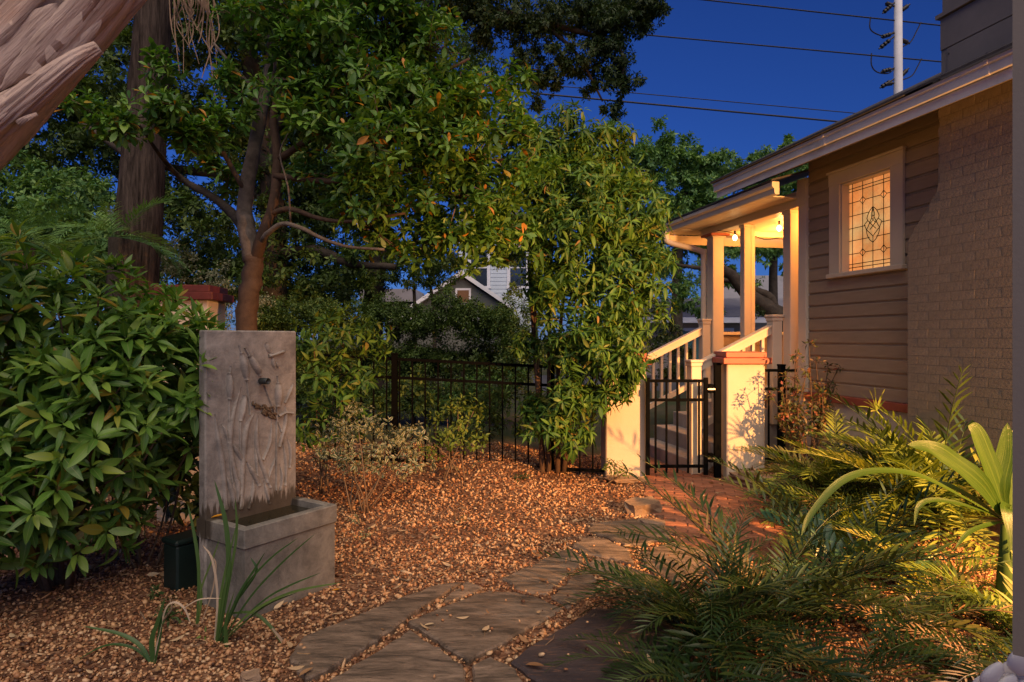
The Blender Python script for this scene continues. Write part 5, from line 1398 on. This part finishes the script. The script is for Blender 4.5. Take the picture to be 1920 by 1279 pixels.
def plank_trunk(name, pts, w_, seed):
    rr = np.random.default_rng(seed)
    p = smooth_path(pts, 10); k = len(p); mb = MB()
    n = 84
    d = norm(p[-1] - p[0]); a = norm(np.cross(d, np.array([0, 1.0, 0]))); b_ = np.cross(d, a)
    ph = rr.uniform(0, 6.28, 6)
    vs = []
    for i in range(k):
        u = i / (k - 1)
        for j in range(n):
            th = 2 * math.pi * j / n
            tw = th + .5 * u
            g_ = .075 * math.sin(3 * tw + ph[0]) + .05 * math.sin(7 * tw + ph[1] + 1.2 * u) - .11 * abs(math.sin(5.5 * tw + ph[2] + 2 * math.sin(3 * u))) ** 6 - .08 * abs(math.sin(9 * tw + ph[3] - 2.5 * u)) ** 8 + .018 * math.sin(17 * tw + ph[4])
            r_ = (w_[0] + (w_[1] - w_[0]) * u) * (1 + g_ + rr.normal(0, .004))
            vs.append(p[i] + r_ * (math.cos(th) * a + .85 * math.sin(th) * b_))
    fs = [(i * n + j, i * n + (j + 1) % n, (i + 1) * n + (j + 1) % n, (i + 1) * n + j) for i in range(k - 1) for j in range(n)] + [tuple(range((k - 1) * n, k * n)), tuple(range(n))[::-1]]
    mb.add(vs, fs)
    return mb.build(name, M['peel'], root, True, off=root.location)
plank_trunk('trunk', [b0, P(-200, 380, Yn), P(-60, 200, Yn), P(60, 75, Yn), P(190, -60, Yn), P(320, -200, Yn)], (.31, .20), 1)
def bark_strips():
    rr = random.Random(5)
    ax0, ax1 = P(-90, 240, Yn), P(230, -105, Yn)
    d = norm(ax1 - ax0); a = norm(np.cross(d, np.array([0, 1.0, 0]))); b_ = np.cross(d, a)
    if b_[1] > 0: b_ = -b_
    L_ = np.linalg.norm(ax1 - ax0)
    for i in range(8):
        th = -1.4 + 2.8 * ((i * .618) % 1); wd = rr.uniform(.35, .75)
        u0 = rr.uniform(-.15, .45) if i % 3 else -.15; u1 = min(1.2, u0 + rr.uniform(.6, 1.2)); n = 30; mb = MB(); vs = []
        lift = rr.uniform(.003, .014)
        for k_ in range(n):
            u = u0 + (u1 - u0) * k_ / (n - 1); e = min(1, ((k_ + .15) / 7) ** .7, ((n - .85 - k_) / 7) ** .7)
            rad = (.285 - .07 * u)
            for q_, (dt, dr) in enumerate(((-.5, 0), (-.485, 1), (-.15, .7), (.2, 1.1), (.485, .8), (.5, 0))):
                t2 = th + dt * wd * e + .06 * math.sin(u * 5 + i) + rr.uniform(-.014, .014)
                r2 = rad + (lift * dr + rr.uniform(-.0015, .0015) if dr else -.03) * (1 if dr == 0 else (.55 + .45 * e))
                vs.append(ax0 + d * L_ * u + r2 * (math.sin(t2) * a + math.cos(t2) * .85 * b_))
        fs = [(k_ * 6 + q_, k_ * 6 + q_ + 1, k_ * 6 + q_ + 7, k_ * 6 + q_ + 6) for k_ in range(n - 1) for q_ in range(5)] + [(0, 1, 2, 3, 4, 5), tuple((n - 1) * 6 + q_ for q_ in (5, 4, 3, 2, 1, 0))]
        mb.add(vs, fs); mb.build('bark_strip', M['peel'], root, True, off=root.location)
bark_strips()
plank_trunk('bark_slab', [P(-40, 250, 2.86), P(30, 200, 2.85), P(100, 145, 2.85), P(150, 108, 2.86), P(184, 88, 2.88)], (.085, .030), 2)
plank_trunk('bark_slab', [P(-120, 330, 2.85), P(-30, 240, 2.85), P(20, 200, 2.85), P(60, 165, 2.9)], (.10, .05), 3)
plank_trunk('bark_curl', [P(35, 232, 2.84), P(52, 222, 2.82), P(70, 214, 2.84)], (.018, .008), 5)

# tall straight trunk behind the bush
b1 = P(245, 640, 8.0); b1[2] = 0
root = empty('straight_tree', b1, 0, 'tall straight tree with ridged brown trunk behind the bush', 'tree', 'trees beyond the fence')
tp = smooth_path([b1, P(248, 560, 8.0), P(262, 400, 8.0), P(272, 250, 8.0), P(286, 60, 8.0), P(294, -120, 8.0), P(300, -320, 8.0)], 10)
k = len(tp); n = 40; vs = []
rid = RNG.uniform(-1, 1, n)
for i, p in enumerate(tp):
    r_ = .30 - .12 * min(1, i / k * 1.25)
    for j in range(n):
        th = 2 * math.pi * j / n
        q_ = r_ * (1 + .055 * (1 if j % 2 else -1) + .02 * rid[j] + RNG.normal(0, .012))
        vs.append(p + q_ * np.array([math.cos(th), math.sin(th), 0]))
mb = MB(); mb.add(vs, [(i * n + j, i * n + (j + 1) % n, (i + 1) * n + (j + 1) % n, (i + 1) * n + j) for i in range(k - 1) for j in range(n)])
mb.build('trunk', M['bark'], root, True, off=b1)
bough('limb', [P(255, 300, 8.0), P(225, 280, 8.1), P(150, 230, 8.3)], .07, .03, M['barkdark'], root)
for i in range(26):                                      # hanging dead frond strips at the top
    x = 322 + i * 3.1; y1 = 60 + random.uniform(-25, 40) + (30 if x > 375 else 0)
    ribbon_part('dry_frond', [P(318 + i * 2.2, -50, 7.7), P(x + random.uniform(-6, 6), 0, 7.6 + random.uniform(-.2, .2)), P(x + random.uniform(-14, 18), y1 * .6, 7.6), P(x + random.uniform(-14, 22), y1 * random.uniform(.8, 1.5), 7.55)], random.uniform(.014, .035), M['thatch'], root, normal=(0, -1, 0), prof=lambda v: 1 - .7 * v)
spec = [(100, -80, 9, 160), (300, -120, 9, 170), (480, -80, 9, 130), (60, 60, 9.5, 90)]
Pp, Aa = blobs(spec, 60, .9, .3); Rm, T = whorls(Pp, Aa, 9, (.08, .14), (30, 110), .3, .05)
o = link('crown', batch_mesh('crown', DIAMOND, Rm, T - b1, M['oakleaf'], False), root)

# big oak filling the upper left
def rc(n, box, Y, r, seed, avoid=()):
    rr = random.Random(seed); out = []
    while len(out) < n:
        c = (rr.uniform(box[0], box[2]), rr.uniform(box[1], box[3]), rr.uniform(*Y), rr.uniform(*r))
        if any((c[0] - a[0]) ** 2 + ((c[1] - a[1]) * 1.2) ** 2 < (a[2] + c[3] * .55) ** 2 for a in avoid): continue
        out.append(c)
    return out
gaps = [(205, 80, 14), (360, 130, 10), (425, 165, 18), (350, 310, 18), (215, 340, 8)]
big_tree('oak_tree', 'dark spreading oak filling the upper left behind the straight trunk', rc(230, (-80, -40, 660, 570), (11, 14.5), (40, 90), 3, gaps), P(520, 700, 12.5) * np.array([1, 1, 0]), ([P(520, 700, 12.5) * np.array([1, 1, 0]), P(512, 560, 12.5), P(515, 450, 12.5), P(500, 300, 12.5), P(470, 120, 12.5), P(430, -60, 12.5)], .30, .14), 'oakleaf', 17, 9, (.10, .17), boughs=(([P(512, 480, 12.5), P(590, 470, 12), P(660, 495, 11.5), P(740, 500, 11)], .13, .05), ([P(508, 380, 12.5), P(420, 330, 12.8), P(300, 310, 13), P(180, 250, 13)], .13, .05), ([P(495, 250, 12.5), P(600, 180, 12.5), P(720, 120, 12.5)], .12, .04)))
big_tree('oak_tree', 'green tree mass behind the garden tree and above hedge', rc(46, (560, 330, 960, 545), (12.5, 15), (32, 62), 5, [(905, 545, 62)]) + rc(30, (560, 40, 900, 330), (13, 15), (50, 85), 6), P(700, 700, 14) * np.array([1, 1, 0]), ([P(700, 700, 14) * np.array([1, 1, 0]), P(700, 560, 14), P(720, 400, 14), P(700, 200, 14)], .26, .1), 'oakleaf', 20, 9, (.09, .15))
big_tree('live_oak', 'dark oak boughs hanging into the sky at top centre', [(840, 10, 11, 60), (900, 20, 11, 55), (960, 40, 11, 60), (1020, 45, 10.8, 55), (1090, 30, 10.8, 65), (1150, 50, 10.6, 65), (1190, 20, 10.6, 60), (1130, 110, 10.6, 50), (1165, 150, 10.5, 40), (1060, 120, 10.7, 45), (1020, 150, 10.8, 40), (1150, 205, 10.5, 24), (985, 120, 11, 35), (1235, 15, 10.6, 25), (1000, 200, 10.9, 22), (900, 70, 11, 35), (1100, 170, 10.7, 20)], P(900, 700, 11.5) * np.array([1, 1, 0]), None, 'darkleaf', 130, 9, (.07, .12), boughs=(([P(700, 160, 11.5), P(800, 60, 11.2), P(900, 20, 11), P(1050, 50, 10.8), P(1160, 90, 10.6), P(1165, 170, 10.5)], .10, .02), ([P(1000, 30, 10.9), P(1080, 100, 10.7), P(1130, 190, 10.6)], .04, .015)), upb=-.2, droop=.8)
big_tree('background_tree', 'blurry green tree against the sky left of the porch roof', rc(70, (1120, 270, 1350, 500), (23, 26), (22, 46), 8) + [(1235, 230, 24, 18), (1250, 262, 24, 22), (1150, 250, 24, 25), (1215, 300, 24, 30), (1300, 300, 24, 20)], (8.0, 24, 0), ([(6.2, 24, 0), (6.2, 24, 4), (6.5, 24, 7)], .25, .12), 'farleaf', 15, 8, (.16, .30))
big_tree('background_tree', 'lighter feathery tree rising just above the porch gutter', rc(54, (1300, 300, 1530, 470), (24, 27), (22, 40), 9) + [(1430, 285, 25, 18), (1470, 275, 25, 22), (1500, 280, 25, 20), (1350, 310, 25, 22)], (10.3, 25, 0), ([(10.3, 25, 0), (10.2, 25, 4), (10.4, 25, 8)], .22, .1), 'farleaf', 15, 8, (.16, .28))
big_tree('leaning_oak', 'oak with thick leaning limbs seen through the porch columns', rc(16, (1230, 475, 1330, 585), (16, 18), (18, 34), 11) + rc(16, (1330, 470, 1420, 560), (16.5, 18), (15, 30), 12) + [(1430, 490, 17, 14), (1480, 500, 17, 18), (1500, 530, 17, 20), (1405, 570, 16.5, 16), (1440, 470, 17, 18), (1475, 470, 17, 12)], P(1475, 690, 16) * np.array([1, 1, 0]), ([P(1475, 690, 16) * np.array([1, 1, 0]), P(1462, 610, 16), P(1440, 580, 16), P(1405, 555, 16), P(1370, 515, 16), P(1330, 490, 16)], .30, .10), 'farleaf', 26, 8, (.10, .18), boughs=(([P(1458, 600, 16), P(1445, 560, 16), P(1420, 545, 16.2), P(1385, 530, 16.4), P(1350, 525, 16.5)], .14, .05), ([P(1470, 640, 16), P(1495, 560, 16.2), P(1490, 500, 16.4), P(1505, 450, 16.5)], .13, .06), ([P(1350, 505, 16), P(1290, 500, 16), P(1240, 490, 16)], .06, .03)))
# hedge and understory
big_tree('fence_shrubs', 'mixed green shrubs crowding just behind the metal fence', [(700 + i * 34, 745 + 26 * math.sin(i * 2.1), 8.2 + .3 * math.cos(i * 1.3), 44) for i in range(13)] + [(860 + i * 40, 800 + 10 * math.sin(i * 1.9), 7.9, 30) for i in range(7)] + [(690 + i * 50, 690 + 14 * math.sin(i * 1.1), 8.6, 38) for i in range(6)], (-1.0, 8.3, .1), ([(-1.0, 8.3, 0), (-1.0, 8.3, .5)], .03, .015), 'oakleaf', 34, 7, (.06, .11), cat='shrubs', group=None)
bush_spec = [(480 + i * 36, 600 + 12 * math.sin(i * 1.7), 10.4 + .4 * math.sin(i), 46, .9) for i in range(14)] + [(490 + i * 40, 680, 10.6, 50) for i in range(13)] + [(500 + i * 60, 745, 10.2, 45) for i in range(8)] + [(950, 610, 9.8, 36), (985, 640, 9.6, 36), (1010, 590, 9.8, 34), (960, 660, 9.6, 36), (1040, 660, 9.5, 36), ]
big_tree('clipped_hedge', 'dark clipped hedge running along behind the metal fence', bush_spec, (-2.1, 10.4, 0), ([(-2.6, 10.4, 0), (-2.6, 10.4, .6), (-2.6, 10.4, 1.2)], .05, .03), 'oakleaf', 230, 8, (.055, .085), tm=DIAMOND, cat='hedge', group=None, ry=.7, upb=.6, thick=.7, boughs=(([(-1.6, 10.4, 0), (-1.6, 10.4, 1.0)], .04, .03), ([(-.8, 10.4, 0), (-.8, 10.4, 1.0)], .04, .03)))
big_tree('pale_shrub', 'pale leaved shrub glimpsed through the fence pickets', [(880, 720, 9.2, 40), (930, 740, 9.0, 42), (840, 745, 9.1, 34), (960, 700, 9.2, 30), (900, 780, 9.0, 35)], (-.4, 9.1, 0), ([(-.4, 9.1, 0), (-.4, 9.1, .4)], .02, .01), 'farleaf', 110, 6, (.06, .10), cat='shrub', group=None)
big_tree('understory_shrub', 'mid green shrub below the oak at the far left', rc(18, (-60, 330, 230, 520), (8.8, 10), (40, 70), 21), (-6.6, 9.4, 0), ([(-6.6, 9.4, 0), (-6.5, 9.4, .8)], .05, .03), 'farleaf', 45, 7, (.09, .16), cat='shrub', group=None)
big_tree('flowering_shrub', 'pale speckled shrub between the straight trunk and red capped pillar', [(330, 500, 8.8, 40), (390, 510, 8.8, 35), (350, 470, 9, 30), (420, 530, 8.7, 30), (440, 590, 8.7, 40), (400, 590, 8.8, 36), (480, 570, 9.2, 36), (200, 440, 9.3, 30), (215, 400, 9.4, 25)], (-4.6, 8.8, 0), ([(-4.6, 8.8, 0), (-4.6, 8.8, .8)], .04, .02), 'paleleaf', 120, 6, (.04, .07), cat='shrub', group=None)
big_tree('sapling_row', 'young light green saplings standing behind the hedge', [(885, 505, 13, 20), (955, 550, 12.6, 24), (868, 575, 12, 18), (925, 492, 13, 20), (900, 590, 11.5, 22), (960, 500, 12.6, 22), (845, 545, 12.6, 16), (770, 530, 13, 26), (800, 540, 13, 24), (845, 500, 13.5, 16), (830, 470, 13.5, 24), (690, 520, 13, 28), (740, 490, 13.4, 26), (960, 590, 12, 24)], P(800, 700, 13) * np.array([1, 1, 0]), ([P(778, 700, 13) * np.array([1, 1, 0]), P(778, 600, 13), P(776, 530, 13)], .05, .03), 'limeleaf', 55, 7, (.07, .12), cat='saplings', group=None, boughs=(([P(812, 700, 13) * np.array([1, 1, 0]), P(815, 600, 13), P(806, 530, 13)], .05, .03),))
big_tree('street_shrub', 'dark shrub left of the far porch railing', [(1245, 630, 12, 30), (1270, 650, 11.5, 30), (1225, 660, 11.5, 30), (1290, 690, 11, 30), (1250, 700, 11, 32), (1400, 600, 15, 16), (1415, 585, 15.5, 16)], (3.0, 11.5, 0), ([(3.0, 11.5, 0), (3.0, 11.5, .6)], .03, .02), 'darkleaf', 110, 7, (.07, .12), cat='shrub', group=None)
# cycad fronds above the bush, far left
FM['palm'] = [frond_mesh('frond', 1.2 * s_, 30, .26, .018, M['farleaf'], 50 * a_, .4, 90 + i, 0, 60) for i, (s_, a_) in enumerate(((1, 1), (.9, 1.3), (1.1, .8), (1, 1.5)))]
fern(P(45, 455, 7.0), ('palm',), 22, 'silvery green palm crown above the left bush', (5, 70), size=(.5, .72), cat='palm', name='palm_tree')['group'] = 'palms at the left'
bough('trunk', [P(45, 455, 7.0) * np.array([1, 1, 0]), P(45, 455, 7.0)], .10, .09, M['barkdark'], bpy.data.objects['palm_tree'])
fern(P(215, 445, 7.2), ('palm',), 16, 'smaller palm crown beside the straight trunk', (5, 75), size=(.55, .8), cat='palm', name='palm_tree')['group'] = 'palms at the left'
bough('trunk', [P(215, 445, 7.2) * np.array([1, 1, 0]), P(215, 445, 7.2)], .08, .07, M['barkdark'], bpy.data.objects['palm_tree.001'])

# ------------------------------------------------------------------ houses across the street
M['blueside'] = mat('blue_siding', (.55, .64, .74), .6, .08, 1, .05, 30, perobj=.08)
M['darkside'] = mat('dark_shingle_wall', (.11, .12, .11), .7, .15, 2, .1, 30)
M['whitetrim'] = mat('white_trim', (.72, .74, .80), .5, .05, 2, 0)
M['paneglass'] = mat('window_glass', (.03, .04, .06), .08, .1, 2, 0, spec=.8)
M['greyroof'] = mat('grey_roof', (.22, .22, .25), .8, .15, 1.5, .3, 12)
M['teal'] = mat('teal_door', (.05, .16, .15), .4, .1, 2, .05)
M['tanwall'] = mat('tan_wall', (.30, .26, .23), .8, .1, 1, .1, 20)
h1 = empty('blue_house', (-2.6, 36, 0), 0, 'two storey pale blue sided house beyond hedge', 'house')
def boards(root, x0, x1, y, z0, z1, m, step=.22):
    z = z0
    while z < z1:
        MB().prism([(y, z), (y - .03, z), (y - .012, min(z + step - .012, z1)), (y, min(z + step - .012, z1))], x0, x1, (1, 2, 0)).build('siding_board', m, root); z += step
MB().box((-.4, 0, 0), (4.0, 7, 7.8)).build('wall', M['blueside'], h1)
boards(h1, -.4, 4.0, -.001, 2.8, 7.8, M['blueside'])
for x0, x1 in ((.3, 1.2), (2.5, 3.4)):
    wn = link('window', MB().box((x0 - .18, -.08, 4.5), (x0, -.035, 6.6)).box((x1, -.08, 4.5), (x1 + .18, -.035, 6.6)).box((x0 - .22, -.09, 6.601), (x1 + .22, -.035, 6.85)).box((x0 - .22, -.09, 4.36), (x1 + .22, -.035, 4.499)).box((x0, -.075, 5.5), (x1, -.04, 5.58)).mesh('window', M['whitetrim']), h1)
    MB().box((x0, -.05, 4.5), (x1, -.036, 6.6)).build('pane', M['paneglass'], wn)
MB().prism([(-.9, 7.75), (4.5, 7.75), (1.8, 9.4)], -.5, 7.3, (0, 2, 1)).build('roof', M['greyroof'], h1)
h1b = empty('grey_bungalow', (-3.6, 30.5, 0), 0, 'grey bungalow with white edged gable in front of blue house', 'house')
MB().prism([(-2.4, 0), (3.4, 0), (3.4, 3.0), (1.2, 4.45), (-1.0, 3.2), (-2.4, 3.2)], 0, 4, (0, 2, 1)).build('wall', M['darkside'], h1b)
MB().prism([(1.2, 4.55), (3.6, 2.92), (3.6, 3.12), (1.2, 4.78)], -.35, 4, (0, 2, 1)).prism([(1.2, 4.55), (1.2, 4.78), (-1.2, 3.12), (-1.2, 2.92)], -.35, 4, (0, 2, 1)).build('gable_trim', M['whitetrim'], h1b)
MB().box((-3.6, -.3, 3.3), (-1.0, 3, 3.9)).build('roof', M['greyroof'], h1b)
wn = link('window', MB().box((.9, -.06, 3.15), (1.65, -.002, 3.95)).mesh('window', M['whitetrim']), h1b)
MB().box((1.0, -.075, 3.27), (1.55, -.0615, 3.85)).build('pane', mat('amber_pane', (.20, .11, .06), .2, .1, 4, 0), wn)
MB().box((-2.2, -.05, 2.4), (3.2, -.002, 2.62)).build('belt_board', M['whitetrim'], h1b)
h2 = empty('low_house', (6.2, 27, 0), 0, 'low house with white roof edge and teal door across the street', 'house')
MB().box((-.8, 0, 0), (3.4, 5, 2.2)).build('wall', M['tanwall'], h2)
MB().prism([(-.9, 2.45), (-.9, 2.2), (5.6, 2.2), (5.6, 2.45)], -1.4, 7.6, (1, 2, 0)).build('roof_edge', M['whitetrim'], h2)
MB().prism([(-.95, 2.455), (5.7, 2.455), (2.4, 3.4)], -1.4, 7.6, (1, 2, 0)).build('roof', M['greyroof'], h2)
MB().box((3.4, .6, 0), (7.2, 5, 2.2)).build('wall', M['blueside'], h2)
gd = link('door', MB().box((.85, -.05, .3), (1.0, -.002, 2.0)).box((3.0, -.05, .3), (3.15, -.002, 2.0)).box((1.0, -.05, 1.86), (3.0, -.002, 2.0)).box((1.72, -.05, .3), (1.84, -.002, 1.86)).mesh('door', M['whitetrim']), h2)
MB().box((1.0, -.03, .3), (1.72, -.002, 1.86)).box((1.84, -.03, .3), (3.0, -.002, 1.86)).build('panel', M['teal'], gd)
wn = link('window', MB().box((4.2, .54, 1.2), (5.0, .598, 2.05)).mesh('window', M['whitetrim']), h2)
MB().box((4.3, .52, 1.3), (4.9, .5385, 1.95)).build('pane', M['paneglass'], wn)
h3 = empty('gabled_house', (13.2, 34, 0), 0, 'far house with a pale grey sloping roof behind the oak limbs', 'house')
MB().box((-1.0, 0, 0), (6, 6, 2.6)).build('wall', M['tanwall'], h3)
MB().prism([(-.4, 2.5), (6.5, 2.5), (3.0, 5.2)], -1.6, 6.4, (1, 2, 0)).build('roof', M['greyroof'], h3)
